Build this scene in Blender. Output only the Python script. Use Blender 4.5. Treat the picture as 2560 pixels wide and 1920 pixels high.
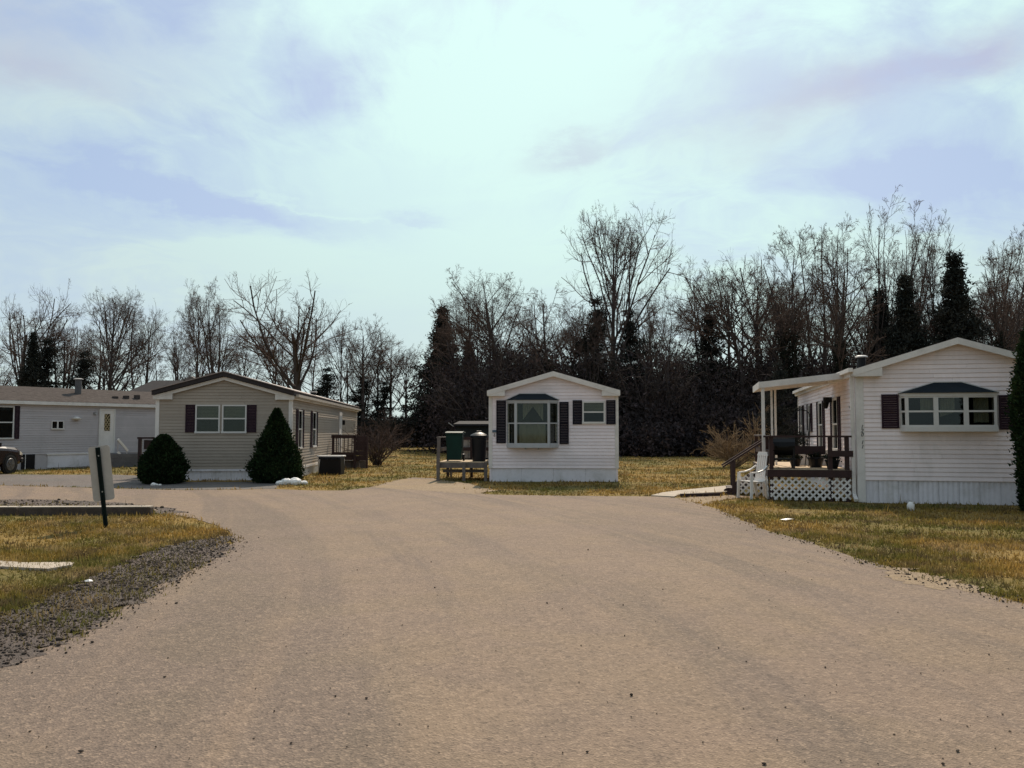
import bpy, bmesh, math, random
import numpy as np
from mathutils import Vector, Matrix

random.seed(7)
RNG = np.random.default_rng(7)
R = math.radians
for o in list(bpy.data.objects):
    bpy.data.objects.remove(o)
SC = bpy.context.scene
COL = SC.collection

# ------------------------------------------------------------------ camera
F = 2090.0                     # focal length in photograph pixels (2560 wide)
CAM_H = 1.6
PITCH = math.atan((1078 - 960) / F)
cs, sn = math.cos(PITCH), math.sin(PITCH)
cam = bpy.data.cameras.new('camera')
cam.sensor_width = 36.0
cam.lens = 36.0 * F / 2560
cam.clip_start = 0.05
cam.clip_end = 4000
camo = bpy.data.objects.new('camera', cam)
COL.objects.link(camo)
camo.location = (0, 0, CAM_H)
camo.rotation_euler = (math.pi / 2 + PITCH, 0, 0)
SC.camera = camo

SC.view_settings.view_transform = 'Standard'
SC.view_settings.look = 'None'
SC.view_settings.gamma = 1
SC.view_settings.exposure = 0.0
SC.view_settings.use_curve_mapping = False
SC.cycles.max_bounces = 6
SC.cycles.transparent_max_bounces = 12

# ------------------------------------------------------------------ light
SUN_AZ, SUN_EL = 6.0, 43.0     # degrees right of straight ahead, above horizon
sdir = Vector((math.sin(R(SUN_AZ)) * math.cos(R(SUN_EL)), math.cos(R(SUN_AZ)) * math.cos(R(SUN_EL)), math.sin(R(SUN_EL))))
sun = bpy.data.lights.new('sun', 'SUN')
sun.energy = 5.0
sun.angle = R(0.6)
sun.color = (1.0, 0.86, 0.70)
suno = bpy.data.objects.new('sun', sun)
COL.objects.link(suno)
suno.rotation_euler = (-sdir).to_track_quat('-Z', 'Y').to_euler()

W = bpy.data.worlds.new('World')
SC.world = W
W.use_nodes = True


class NT:
    """small helper for building node trees"""
    def __init__(s, nt):
        s.nt = nt

    def n(s, typ, **kw):
        nd = s.nt.nodes.new(typ)
        for k, v in kw.items():
            if k.startswith('i_'):
                nd.inputs[k[2:].replace('_', ' ')].default_value = v
            else:
                setattr(nd, k, v)
        return nd

    def l(s, a, b):
        s.nt.links.new(a, b)

    def m(s, op, a, b=None, c=None, clamp=False):
        nd = s.nt.nodes.new('ShaderNodeMath')
        nd.operation = op
        nd.use_clamp = clamp
        for i, x in enumerate((a, b, c)):
            if x is None:
                continue
            if isinstance(x, (int, float)):
                nd.inputs[i].default_value = x
            else:
                s.l(x, nd.inputs[i])
        return nd.outputs[0]

    def mix(s, fac, a, b, bt='MIX'):
        nd = s.nt.nodes.new('ShaderNodeMix')
        nd.data_type = 'RGBA'
        nd.blend_type = bt
        for i, x in ((0, fac), (6, a), (7, b)):
            if isinstance(x, (int, float)):
                nd.inputs[i].default_value = x
            elif isinstance(x, tuple):
                nd.inputs[i].default_value = (*x, 1) if len(x) == 3 else x
            else:
                s.l(x, nd.inputs[i])
        return nd.outputs[2]

    def noise(s, vec, scale, detail=4, rough=0.55, dist=0.0):
        nd = s.nt.nodes.new('ShaderNodeTexNoise')
        nd.inputs['Scale'].default_value = scale
        nd.inputs['Detail'].default_value = detail
        nd.inputs['Roughness'].default_value = rough
        nd.inputs['Distortion'].default_value = dist
        if vec is not None:
            s.l(vec, nd.inputs['Vector'])
        return nd.outputs['Fac']

    def ramp(s, fac, lo, hi):
        nd = s.nt.nodes.new('ShaderNodeMapRange')
        nd.interpolation_type = 'SMOOTHSTEP'
        nd.inputs[1].default_value = lo
        nd.inputs[2].default_value = hi
        s.l(fac, nd.inputs[0])
        return nd.outputs[0]

    def vec(s, x, y, z):
        nd = s.nt.nodes.new('ShaderNodeCombineXYZ')
        for i, q in enumerate((x, y, z)):
            if isinstance(q, (int, float)):
                nd.inputs[i].default_value = q
            else:
                s.l(q, nd.inputs[i])
        return nd.outputs[0]


def build_sky():
    nt = W.node_tree
    nt.nodes.clear()
    t = NT(nt)
    out = t.n('ShaderNodeOutputWorld')
    bg = t.n('ShaderNodeBackground')
    bg.inputs['Strength'].default_value = 0.1
    t.l(bg.outputs[0], out.inputs[0])
    sky = t.n('ShaderNodeTexSky')
    sky.sky_type = 'NISHITA'
    sky.sun_disc = False
    sky.sun_elevation = R(SUN_EL)
    sky.sun_rotation = R(SUN_AZ)
    sky.air_density = 1.0
    sky.dust_density = 1.5
    tc = t.n('ShaderNodeTexCoord')
    sep = t.n('ShaderNodeSeparateXYZ')
    t.l(tc.outputs['Generated'], sep.inputs[0])
    X, Y, Z = sep.outputs
    zc = t.m('ADD', t.m('MAXIMUM', Z, 0.0), 0.13)
    # a flat cirrus deck seen in perspective, its streaks running along one wind direction
    px = t.m('DIVIDE', X, zc)
    py = t.m('DIVIDE', Y, zc)
    wa = R(-10)
    ax = t.m('SUBTRACT', t.m('MULTIPLY', px, math.cos(wa)), t.m('MULTIPLY', py, math.sin(wa)))
    ay = t.m('ADD', t.m('MULTIPLY', px, math.sin(wa)), t.m('MULTIPLY', py, math.cos(wa)))
    yq = t.m('MAXIMUM', Y, 0.05)
    fx = t.m('SUBTRACT', t.m('DIVIDE', X, yq), (1020 - 1280) / F)
    fy = t.m('MULTIPLY', t.m('SUBTRACT', t.m('DIVIDE', Z, yq), (1078 - 690) / F), 1.5)
    wob = t.m('MULTIPLY', t.m('SUBTRACT', t.noise(t.vec(px, py, 7.7), 1.3, 3, 0.5), 0.5), 0.30)
    fy = t.m('ADD', fy, wob)
    fr_ = t.m('ADD', t.m('SQRT', t.m('ADD', t.m('MULTIPLY', fx, fx), t.m('MULTIPLY', fy, fy))), 0.03)
    fc, fs = t.m('DIVIDE', fx, fr_), t.m('DIVIDE', fy, fr_)
    fm = t.ramp(Y, 0.05, 0.3)

    def layer(k, stretch, seed, det, ro, di):
        plane = t.noise(t.vec(t.m('MULTIPLY', ax, k * 0.45), t.m('MULTIPLY', ay, k * 0.13), seed), 1.0, det, ro, di)
        fan = t.noise(t.vec(t.m('MULTIPLY', fc, k), t.m('MULTIPLY', fs, k), t.m('ADD', t.m('MULTIPLY', fr_, stretch), seed)), 1.0, det, ro, di)
        return t.m('ADD', t.m('MULTIPLY', fan, fm), t.m('MULTIPLY', plane, t.m('SUBTRACT', 1.0, fm)))
    A = layer(1.7, 3.2, 3.7, 5, 0.55, 0.5)
    B = layer(4.5, 5.0, 9.1, 7, 0.62, 0.7)
    cov = t.m('ADD', t.m('MULTIPLY', A, 0.62), t.m('MULTIPLY', B, 0.38))
    C3 = layer(9.0, 9.0, 5.5, 9, 0.66, 1.0)
    fade = t.m('SUBTRACT', 1.0, t.m('MULTIPLY', t.ramp(fr_, 0.42, 0.10), fm))
    cov = t.m('ADD', t.ramp(cov, 0.38, 0.60), t.m('MULTIPLY', t.m('MULTIPLY', t.m('SUBTRACT', C3, 0.5), 1.0), fade))
    cov = t.m('ADD', t.m('MULTIPLY', cov, fade), t.m('MULTIPLY', t.m('SUBTRACT', 1.0, fade), 0.62))
    # features of this particular sky, placed by direction (a = right of north, b = up)
    yc = t.m('MAXIMUM', Y, 0.05)
    wv = t.vec(px, py, 1.3)
    wn = t.n('ShaderNodeTexNoise')
    wn.inputs['Scale'].default_value = 1.6
    wn.inputs['Detail'].default_value = 9
    wn.inputs['Roughness'].default_value = 0.62
    t.l(wv, wn.inputs['Vector'])
    ws = t.n('ShaderNodeSeparateColor')
    t.l(wn.outputs['Color'], ws.inputs[0])
    a = t.m('ADD', t.m('DIVIDE', X, yc), t.m('MULTIPLY', t.m('SUBTRACT', ws.outputs[0], 0.5), 0.26))
    b = t.m('ADD', t.m('DIVIDE', Z, yc), t.m('MULTIPLY', t.m('SUBTRACT', ws.outputs[1], 0.5), 0.17))
    front = t.ramp(Y, 0.05, 0.3)

    def blob(u, v, su, sv, rot):
        ca, cb = (u - 1280) / F, (1078 - v) / F
        da, db = t.m('SUBTRACT', a, ca), t.m('SUBTRACT', b, cb)
        r = R(rot)
        p = t.m('ADD', t.m('MULTIPLY', da, math.cos(r) * F / su), t.m('MULTIPLY', db, math.sin(r) * F / su))
        q = t.m('SUBTRACT', t.m('MULTIPLY', db, math.cos(r) * F / sv), t.m('MULTIPLY', da, math.sin(r) * F / sv))
        e = t.m('ADD', t.m('MULTIPLY', p, p), t.m('MULTIPLY', q, q))
        return t.m('MULTIPLY', t.m('EXPONENT', t.m('MULTIPLY', e, -1.0)), front)

    def total(lst):
        s = lst[0]
        for x in lst[1:]:
            s = t.m('ADD', s, x)
        return s
    blue = total([t.m('MULTIPLY', blob(300, 430, 420, 52, -12), 1.0), t.m('MULTIPLY', blob(680, 540, 260, 42, -16), 0.8), t.m('MULTIPLY', blob(780, 210, 150, 110, -25), 1.4),
                  t.m('MULTIPLY', blob(2330, 425, 330, 80, -3), 1.0), t.m('MULTIPLY', blob(1010, 565, 90, 24, -8), 0.7), t.m('MULTIPLY', blob(430, 110, 480, 120, -12), 0.55),
                  t.m('MULTIPLY', blob(2450, 560, 250, 60, 0), 0.5)])
    lav = total([blob(2080, 210, 420, 100, 14), t.m('MULTIPLY', blob(2480, 110, 260, 70, 14), 0.9), t.m('MULTIPLY', blob(1440, 360, 130, 34, 18), 0.6),
                 t.m('MULTIPLY', blob(1800, 150, 200, 60, 10), 0.35), t.m('MULTIPLY', blob(60, 60, 520, 220, -10), 0.9), t.m('MULTIPLY', blob(80, 215, 250, 50, -8), 0.4)])
    white = total([blob(1380, 220, 520, 230, 8), t.m('MULTIPLY', blob(1750, 330, 560, 36, 13), 0.8), t.m('MULTIPLY', blob(300, 640, 700, 90, -2), 0.6),
                   t.m('MULTIPLY', blob(2268, 470, 22, 120, 3), 0.55), t.m('MULTIPLY', blob(620, 90, 26, 120, -8), 0.5), t.m('MULTIPLY', blob(760, 500, 240, 9, -19), 0.6),
                   t.m('MULTIPLY', blob(1500, 650, 900, 130, 0), 0.5)])
    fac = t.m('ADD', t.m('MULTIPLY', cov, 0.66), 0.22)
    fac = t.m('ADD', fac, t.m('MULTIPLY', white, 0.4))
    fac = t.m('SUBTRACT', fac, t.m('MULTIPLY', blue, 0.55))
    # low haze near the horizon
    hz = t.m('EXPONENT', t.m('MULTIPLY', t.m('MAXIMUM', Z, 0.0), -7.0))
    fac = t.m('ADD', fac, t.m('MULTIPLY', hz, 0.30), clamp=True)
    fac = t.m('MINIMUM', fac, 0.97)
    # forward scattering of thin cloud around the (hidden) sun
    dt = t.m('ADD', t.m('ADD', t.m('MULTIPLY', X, sdir.x), t.m('MULTIPLY', Y, sdir.y)), t.m('MULTIPLY', Z, sdir.z))
    phase = t.ramp(dt, -0.35, 0.72)
    glow = t.ramp(dt, 0.74, 1.0)
    br = t.m('ADD', t.m('ADD', 0.66, t.m('MULTIPLY', phase, 0.28)), t.m('MULTIPLY', glow, 0.16))
    far = t.ramp(dt, 0.88, 0.66)
    cw = t.mix(far, (7.0, 9.4, 9.0), (6.3, 7.6, 8.3))
    cw = t.mix(hz, cw, (7.3, 8.8, 7.9))
    cw = t.mix(t.m('MULTIPLY', lav, 0.8, clamp=True), cw, (5.2, 5.5, 7.0))
    cwn = t.n('ShaderNodeVectorMath', operation='SCALE')
    t.l(cw, cwn.inputs[0])
    t.l(br, cwn.inputs['Scale'])
    bl0 = t.mix(0.7, sky.outputs[0], (4.4, 5.7, 8.0))
    bls = t.n('ShaderNodeVectorMath', operation='SCALE')
    t.l(bl0, bls.inputs[0])
    t.l(t.m('ADD', 0.62, t.m('MULTIPLY', phase, 0.38)), bls.inputs['Scale'])
    bl = bls.outputs[0]
    fin = t.mix(fac, bl, cwn.outputs[0])
    t.l(fin, bg.inputs['Color'])


build_sky()


# ------------------------------------------------------------------ pixel helpers (used once, to find where things stand)
def gp(u, v, z=0.0):
    """point on the plane at height z seen at photograph pixel u,v"""
    tt = (960 - v) / F
    Zr = z - CAM_H
    Yy = Zr * (cs - tt * sn) / (tt * cs + sn)
    d = Yy * cs + Zr * sn
    return Vector(((u - 1280) / F * d, Yy, z))


def zat(v, Y):
    tt = (960 - v) / F
    return CAM_H + Y * (tt * cs + sn) / (cs - tt * sn)


def xat(u, Y):
    return (u - 1280) / F * Y


# ------------------------------------------------------------------ materials
MATS = {}


def mat(name, col, rough=0.7, var=0.15, scale=2.5, metal=0.0, bump=0.0, bscale=40.0, spec=0.3, stretch=(1, 1, 1), dirt=None, dirtamt=0.0, dscale=0.8):
    if name in MATS:
        return MATS[name]
    m = bpy.data.materials.new(name)
    m.use_nodes = True
    nt = m.node_tree
    t = NT(nt)
    p = nt.nodes['Principled BSDF']
    p.inputs['Roughness'].default_value = rough
    p.inputs['Metallic'].default_value = metal
    p.inputs['Specular IOR Level'].default_value = spec
    geo = t.n('ShaderNodeNewGeometry')
    mp = t.n('ShaderNodeMapping')
    mp.inputs['Scale'].default_value = stretch
    t.l(geo.outputs['Position'], mp.inputs[0])
    n1 = t.noise(mp.outputs[0], scale, 5, 0.6)
    n2 = t.noise(mp.outputs[0], scale * 9, 3, 0.6)
    f = t.m('ADD', t.m('MULTIPLY', n1, 0.6), t.m('MULTIPLY', n2, 0.4))
    f = t.ramp(f, 0.3, 0.7)
    lo = tuple(c * (1 - var) for c in col)
    hi = tuple(min(1, c * (1 + var)) for c in col)
    c = t.mix(f, lo, hi)
    rnd = t.n('ShaderNodeObjectInfo')
    k = t.m('ADD', 0.94, t.m('MULTIPLY', rnd.outputs['Random'], 0.12))
    sc_ = t.n('ShaderNodeVectorMath', operation='SCALE')
    t.l(c, sc_.inputs[0])
    t.l(k, sc_.inputs['Scale'])
    c = sc_.outputs[0]
    if dirt:
        dn = t.ramp(t.noise(mp.outputs[0], dscale, 7, 0.65, 0.6), 0.45, 0.75)
        c = t.mix(t.m('MULTIPLY', dn, dirtamt), c, dirt)
    t.l(c, p.inputs['Base Color'])
    if bump:
        bn = t.n('ShaderNodeBump')
        bn.inputs['Strength'].default_value = bump
        bn.inputs['Distance'].default_value = 0.01
        t.l(t.noise(mp.outputs[0], bscale, 4, 0.6), bn.inputs['Height'])
        t.l(bn.outputs[0], p.inputs['Normal'])
    MATS[name] = m
    return m


def glass_mat(name, tint=(0.25, 0.3, 0.3), refl=0.16):
    m = bpy.data.materials.new(name)
    m.use_nodes = True
    nt = m.node_tree
    nt.nodes.clear()
    t = NT(nt)
    out = t.n('ShaderNodeOutputMaterial')
    tr = t.n('ShaderNodeBsdfTransparent')
    tr.inputs[0].default_value = (*tint, 1)
    gl = t.n('ShaderNodeBsdfGlossy')
    gl.inputs['Roughness'].default_value = 0.04
    gl.inputs['Color'].default_value = (0.62, 0.66, 0.68, 1)
    geo = t.n('ShaderNodeNewGeometry')
    bn = t.n('ShaderNodeBump')
    bn.inputs['Strength'].default_value = 0.06
    t.l(t.noise(geo.outputs['Position'], 2.5, 2), bn.inputs['Height'])
    t.l(bn.outputs[0], gl.inputs['Normal'])
    fr = t.n('ShaderNodeFresnel')
    fr.inputs[0].default_value = 1.5
    f = t.m('ADD', t.m('MULTIPLY', fr.outputs[0], 0.9), refl - 0.04, clamp=True)
    mx = t.n('ShaderNodeMixShader')
    t.l(f, mx.inputs[0])
    t.l(tr.outputs[0], mx.inputs[1])
    t.l(gl.outputs[0], mx.inputs[2])
    t.l(mx.outputs[0], out.inputs[0])
    return m


def leafy_mat(name, c1, c2, c3=None, rough=0.6, transl=0.25, scale=0.6, c4=None):
    """thin leaves or blades: colour differs per blade and by patch, some light passes through"""
    m = bpy.data.materials.new(name)
    m.use_nodes = True
    nt = m.node_tree
    nt.nodes.clear()
    t = NT(nt)
    out = t.n('ShaderNodeOutputMaterial')
    geo = t.n('ShaderNodeNewGeometry')
    f = t.ramp(t.noise(geo.outputs['Position'], scale, 5, 0.6), 0.38, 0.62)
    c = t.mix(f, c1, c2)
    if c3:
        g = t.ramp(t.noise(geo.outputs['Position'], scale * 3.1, 4, 0.6), 0.5, 0.72)
        c = t.mix(t.m('MULTIPLY', g, 0.8), c, c3)
    if c4:
        g4 = t.ramp(t.noise(geo.outputs['Position'], scale * 5.3, 5, 0.65, 0.5), 0.46, 0.62)
        c = t.mix(t.m('MULTIPLY', g4, 0.75), c, c4)
    k = t.m('ADD', 0.6, t.m('MULTIPLY', geo.outputs['Random Per Island'], 0.8))
    s_ = t.n('ShaderNodeVectorMath', operation='SCALE')
    t.l(c, s_.inputs[0])
    t.l(k, s_.inputs['Scale'])
    d = t.n('ShaderNodeBsdfDiffuse')
    t.l(s_.outputs[0], d.inputs[0])
    tr = t.n('ShaderNodeBsdfTranslucent')
    t.l(s_.outputs[0], tr.inputs[0])
    mx = t.n('ShaderNodeMixShader')
    mx.inputs[0].default_value = transl
    t.l(d.outputs[0], mx.inputs[1])
    t.l(tr.outputs[0], mx.inputs[2])
    t.l(mx.outputs[0], out.inputs[0])
    return m


# ground palette shared by soil sheet and grass blades -----------------------------------------------------
OCHRE = (0.345, 0.218, 0.060)
GREEN = (0.13, 0.125, 0.032)
STRAW = (0.46, 0.32, 0.16)
SOIL = (0.10, 0.075, 0.05)


def soil_mat():
    m = bpy.data.materials.new('dry lawn soil')
    m.use_nodes = True
    nt = m.node_tree
    t = NT(nt)
    p = nt.nodes['Principled BSDF']
    p.inputs['Roughness'].default_value = 0.95
    p.inputs['Specular IOR Level'].default_value = 0.05
    geo = t.n('ShaderNodeNewGeometry')
    P = geo.outputs['Position']
    f = t.ramp(t.noise(P, 0.35, 6, 0.6), 0.38, 0.62)
    c = t.mix(f, OCHRE, GREEN)
    g = t.ramp(t.noise(P, 1.1, 6, 0.65), 0.48, 0.68)
    c = t.mix(t.m('MULTIPLY', g, 0.6), c, SOIL)
    h = t.ramp(t.noise(P, 14, 6, 0.7), 0.3, 0.75)
    c = t.mix(h, t.mix(0.55, c, (0.05, 0.04, 0.02)), t.mix(0.3, c, STRAW))
    t.l(c, p.inputs['Base Color'])
    bn = t.n('ShaderNodeBump')
    bn.inputs['Strength'].default_value = 0.8
    bn.inputs['Distance'].default_value = 0.04
    t.l(t.noise(P, 22, 5, 0.7), bn.inputs['Height'])
    t.l(bn.outputs[0], p.inputs['Normal'])
    return m


def road_mat(name, base, dark, light, grain=1.0, streak=1.0):
    m = bpy.data.materials.new(name)
    m.use_nodes = True
    nt = m.node_tree
    t = NT(nt)
    p = nt.nodes['Principled BSDF']
    p.inputs['Roughness'].default_value = 0.9
    p.inputs['Specular IOR Level'].default_value = 0.15
    geo = t.n('ShaderNodeNewGeometry')
    P = geo.outputs['Position']
    # worn aggregate: each stone of the chip seal its own shade
    vo = t.n('ShaderNodeTexVoronoi')
    vo.inputs['Scale'].default_value = 75
    t.l(P, vo.inputs['Vector'])
    sp = t.n('ShaderNodeSeparateColor')
    t.l(vo.outputs['Color'], sp.inputs[0])
    vo2 = t.n('ShaderNodeTexVoronoi')
    vo2.inputs['Scale'].default_value = 33
    t.l(P, vo2.inputs['Vector'])
    sp2 = t.n('ShaderNodeSeparateColor')
    t.l(vo2.outputs['Color'], sp2.inputs[0])
    stone = t.m('ADD', t.m('MULTIPLY', sp.outputs[0], 0.6), t.m('MULTIPLY', sp2.outputs[0], 0.4))
    # tyre bands following the way cars go (roughly away from the camera, bending left)
    sx = t.n('ShaderNodeSeparateXYZ')
    t.l(P, sx.inputs[0])
    bend = t.m('ADD', sx.outputs[0], t.m('MULTIPLY', t.m('MULTIPLY', sx.outputs[1], sx.outputs[1]), 0.012))
    sv = t.vec(t.m('MULTIPLY', bend, 0.85), t.m('MULTIPLY', sx.outputs[1], 0.06), 0)
    st = t.ramp(t.noise(sv, 1.0, 5, 0.62, 0.5), 0.45, 0.61)
    pat = t.ramp(t.noise(P, 0.28, 6, 0.6, 0.5), 0.4, 0.7)
    pat2 = t.ramp(t.noise(P, 1.7, 5, 0.65), 0.35, 0.7)
    c = t.mix(t.m('MULTIPLY', st, 0.5 * streak), base, dark)
    c = t.mix(t.m('MULTIPLY', pat, 0.35), c, light)
    c = t.mix(t.m('MULTIPLY', pat2, 0.3), c, dark)
    tone = t.ramp(t.noise(P, 0.6, 3, 0.5, 1.0), 0.4, 0.6)
    c = t.mix(t.m('MULTIPLY', tone, 0.25), c, (0.19, 0.137, 0.118))
    blot = t.ramp(t.noise(P, 0.9, 6, 0.7, 1.2), 0.62, 0.74)
    c = t.mix(t.m('MULTIPLY', blot, 0.45), c, tuple(x * 0.7 for x in dark))
    c = t.mix(t.m('MULTIPLY', t.ramp(stone, 0.55, 0.95), 0.5 * grain), c, tuple(min(1, x * 1.7) for x in light))
    c = t.mix(t.m('MULTIPLY', t.ramp(stone, 0.38, 0.08), 0.65 * grain), c, tuple(x * 0.45 for x in dark))
    fleck = t.ramp(t.noise(P, 9, 3, 0.8), 0.74, 0.8)
    c = t.mix(t.m('MULTIPLY', fleck, 0.5), c, (0.05, 0.045, 0.04))
    t.l(c, p.inputs['Base Color'])
    bn = t.n('ShaderNodeBump')
    bn.inputs['Strength'].default_value = 0.7
    bn.inputs['Distance'].default_value = 0.008
    t.l(t.m('ADD', vo.outputs['Distance'], t.m('MULTIPLY', t.noise(P, 45, 4, 0.7), 0.6)), bn.inputs['Height'])
    t.l(bn.outputs[0], p.inputs['Normal'])
    return m


M_SOIL = soil_mat()
M_ROAD = road_mat('worn tan chip seal', (0.222, 0.160, 0.112), (0.122, 0.097, 0.080), (0.266, 0.194, 0.138), 0.7, 1.25)
M_PAD = road_mat('grey asphalt', (0.13, 0.115, 0.105), (0.085, 0.08, 0.078), (0.19, 0.165, 0.145), 0.7, 0.5)
M_VERGE = road_mat('dark loose gravel', (0.078, 0.063, 0.054), (0.042, 0.037, 0.035), (0.125, 0.098, 0.078), 1.0, 0.3)
M_DIRT = road_mat('pale dusty ground', (0.26, 0.185, 0.11), (0.17, 0.125, 0.08), (0.31, 0.235, 0.15), 0.8, 0.2)
M_CONC = mat('concrete', (0.40, 0.335, 0.265), 0.9, 0.2, 3, bump=0.3)
M_GRASS = leafy_mat('grass blades', OCHRE, GREEN, STRAW, transl=0.3, scale=0.35, c4=(0.12, 0.085, 0.055))
M_BARK = mat('grey brown bark', (0.075, 0.06, 0.055), 0.95, 0.3, 4, spec=0.05, stretch=(1, 1, 0.3))
M_TWIG = mat('twigs', (0.115, 0.08, 0.066), 0.95, 0.25, 4, spec=0.05)
M_TWIG_PALE = mat('pale twigs', (0.21, 0.15, 0.105), 0.95, 0.25, 4, spec=0.05)
M_DEAD = leafy_mat('dead leaves and brambles', (0.062, 0.046, 0.046), (0.036, 0.032, 0.034), transl=0.1)
M_PINE = leafy_mat('pine needles', (0.044, 0.044, 0.038), (0.026, 0.03, 0.027), transl=0.1)
M_ARB = leafy_mat('arborvitae scale leaves', (0.022, 0.040, 0.016), (0.014, 0.026, 0.013), (0.045, 0.045, 0.018), transl=0.1, scale=3)
M_IVY = leafy_mat('ivy leaves', (0.03, 0.036, 0.025), (0.02, 0.022, 0.018), transl=0.1)
M_GOLDTWIG = leafy_mat('straw coloured twigs', (0.36, 0.26, 0.16), (0.22, 0.155, 0.10), transl=0.2, scale=2)
M_REDTWIG = leafy_mat('reddish twigs', (0.165, 0.118, 0.10), (0.085, 0.066, 0.06), transl=0.2, scale=2)


# ------------------------------------------------------------------ mesh helpers
def new_obj(name, me, material=None, parent=None):
    o = bpy.data.objects.new(name, me)
    COL.objects.link(o)
    if material is not None and me is not None:
        if not me.materials:
            me.materials.append(material)
    if parent is not None:
        o.parent = parent
    return o


def tag(o, label=None, cat=None, group=None, kind=None):
    if label:
        o['label'] = label
    if cat:
        o['category'] = cat
    if group:
        o['group'] = group
    if kind:
        o['kind'] = kind
    return o


def empty(name, loc=(0, 0, 0), rz=0.0, label=None, cat=None, group=None):
    o = bpy.data.objects.new(name, None)
    o.empty_display_size = 0.2
    COL.objects.link(o)
    o.location = loc
    o.rotation_euler = (0, 0, rz)
    return tag(o, label, cat, group)


def copy_tree(o, parent=None, kids=None):
    c = o.copy()
    COL.objects.link(c)
    c.parent = parent
    for ch in list(o.children):
        copy_tree(ch, c)
    return c


def np_mesh(name, V, Fq):
    """mesh from vertex array (n,3) and a face array (m,k)"""
    V = np.asarray(V, dtype=np.float32).reshape(-1, 3)
    Fq = np.asarray(Fq, dtype=np.int32)
    me = bpy.data.meshes.new(name)
    me.vertices.add(len(V))
    me.vertices.foreach_set('co', V.ravel())
    m, k = Fq.shape
    me.loops.add(m * k)
    me.loops.foreach_set('vertex_index', Fq.ravel())
    me.polygons.add(m)
    me.polygons.foreach_set('loop_start', np.arange(0, m * k, k, dtype=np.int32))
    me.update(calc_edges=True)
    return me


class MB:
    """collects simple solids; build() links them as one mesh object"""
    def __init__(s):
        s.v, s.f = [], []

    def add(s, vs, fs):
        b = len(s.v)
        s.v += [tuple(x) for x in vs]
        s.f += [tuple(b + i for i in q) for q in fs]
        return s

    def box(s, x0, x1, y0, y1, z0, z1):
        return s.add([(x0, y0, z0), (x1, y0, z0), (x1, y1, z0), (x0, y1, z0), (x0, y0, z1), (x1, y0, z1), (x1, y1, z1), (x0, y1, z1)],
                     [(0, 3, 2, 1), (4, 5, 6, 7), (0, 1, 5, 4), (1, 2, 6, 5), (2, 3, 7, 6), (3, 0, 4, 7)])

    def bar(s, a, b, w, h, up=(0, 0, 1)):
        """rectangular bar from a to b"""
        a, b = Vector(a), Vector(b)
        d = (b - a).normalized()
        u = Vector(up)
        if abs(d.dot(u)) > 0.98:
            u = Vector((0, 1, 0))
        r = d.cross(u).normalized()
        u = r.cross(d).normalized()
        vs = []
        for p in (a, b):
            for sx, sz in ((-1, -1), (1, -1), (1, 1), (-1, 1)):
                vs.append(p + r * (sx * w / 2) + u * (sz * h / 2))
        return s.add(vs, [(0, 1, 2, 3), (7, 6, 5, 4), (0, 4, 5, 1), (1, 5, 6, 2), (2, 6, 7, 3), (3, 7, 4, 0)])

    def tube(s, pts, rads, n=8, caps=True):
        pts = [Vector(p) for p in pts]
        if isinstance(rads, (int, float)):
            rads = [rads] * len(pts)
        vs, fs = [], []
        for i, p in enumerate(pts):
            d = (pts[min(i + 1, len(pts) - 1)] - pts[max(i - 1, 0)]).normalized()
            r = d.cross(Vector((0, 0, 1)))
            if r.length < 0.05:
                r = d.cross(Vector((0, 1, 0)))
            r.normalize()
            q = r.cross(d)
            for k in range(n):
                an = 2 * math.pi * k / n
                vs.append(p + (r * math.cos(an) + q * math.sin(an)) * rads[i])
        for i in range(len(pts) - 1):
            for k in range(n):
                k2 = (k + 1) % n
                fs.append((i * n + k, i * n + k2, (i + 1) * n + k2, (i + 1) * n + k))
        if caps:
            fs.append(tuple(range(n - 1, -1, -1)))
            fs.append(tuple((len(pts) - 1) * n + k for k in range(n)))
        return s.add(vs, fs)

    def prism(s, poly, fn, d0, d1):
        """polygon of 2-D points; fn(p, q, depth) -> 3-D"""
        n = len(poly)
        vs = [fn(p[0], p[1], d0) for p in poly] + [fn(p[0], p[1], d1) for p in poly]
        fs = [tuple(range(n)), tuple(range(2 * n - 1, n - 1, -1))]
        for i in range(n):
            j = (i + 1) % n
            fs.append((i, i + n, j + n, j))
        return s.add(vs, fs)

    def build(s, name, material=None, parent=None, bevel=0.0, smooth=False, fix=True):
        me = bpy.data.meshes.new(name)
        me.from_pydata(s.v, [], s.f)
        if fix or bevel:
            bm = bmesh.new()
            bm.from_mesh(me)
            bmesh.ops.recalc_face_normals(bm, faces=bm.faces)
            if bevel:
                bmesh.ops.bevel(bm, geom=[e for e in bm.edges], offset=bevel, segments=1, affect='EDGES', profile=0.5)
            bm.to_mesh(me)
            bm.free()
        me.update()
        if smooth:
            me.polygons.foreach_set('use_smooth', [True] * len(me.polygons))
        return new_obj(name, me, material, parent)


def inpoly(P, poly):
    """points (n,2) inside polygon -> bool array"""
    x, y = P[:, 0], P[:, 1]
    ins = np.zeros(len(P), bool)
    n = len(poly)
    for i in range(n):
        x1, y1 = poly[i][0], poly[i][1]
        x2, y2 = poly[(i + 1) % n][0], poly[(i + 1) % n][1]
        c = ((y1 > y) != (y2 > y))
        with np.errstate(divide='ignore', invalid='ignore'):
            xi = (x2 - x1) * (y - y1) / (y2 - y1 + 1e-12) + x1
        ins ^= c & (x < xi)
    return ins


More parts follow.
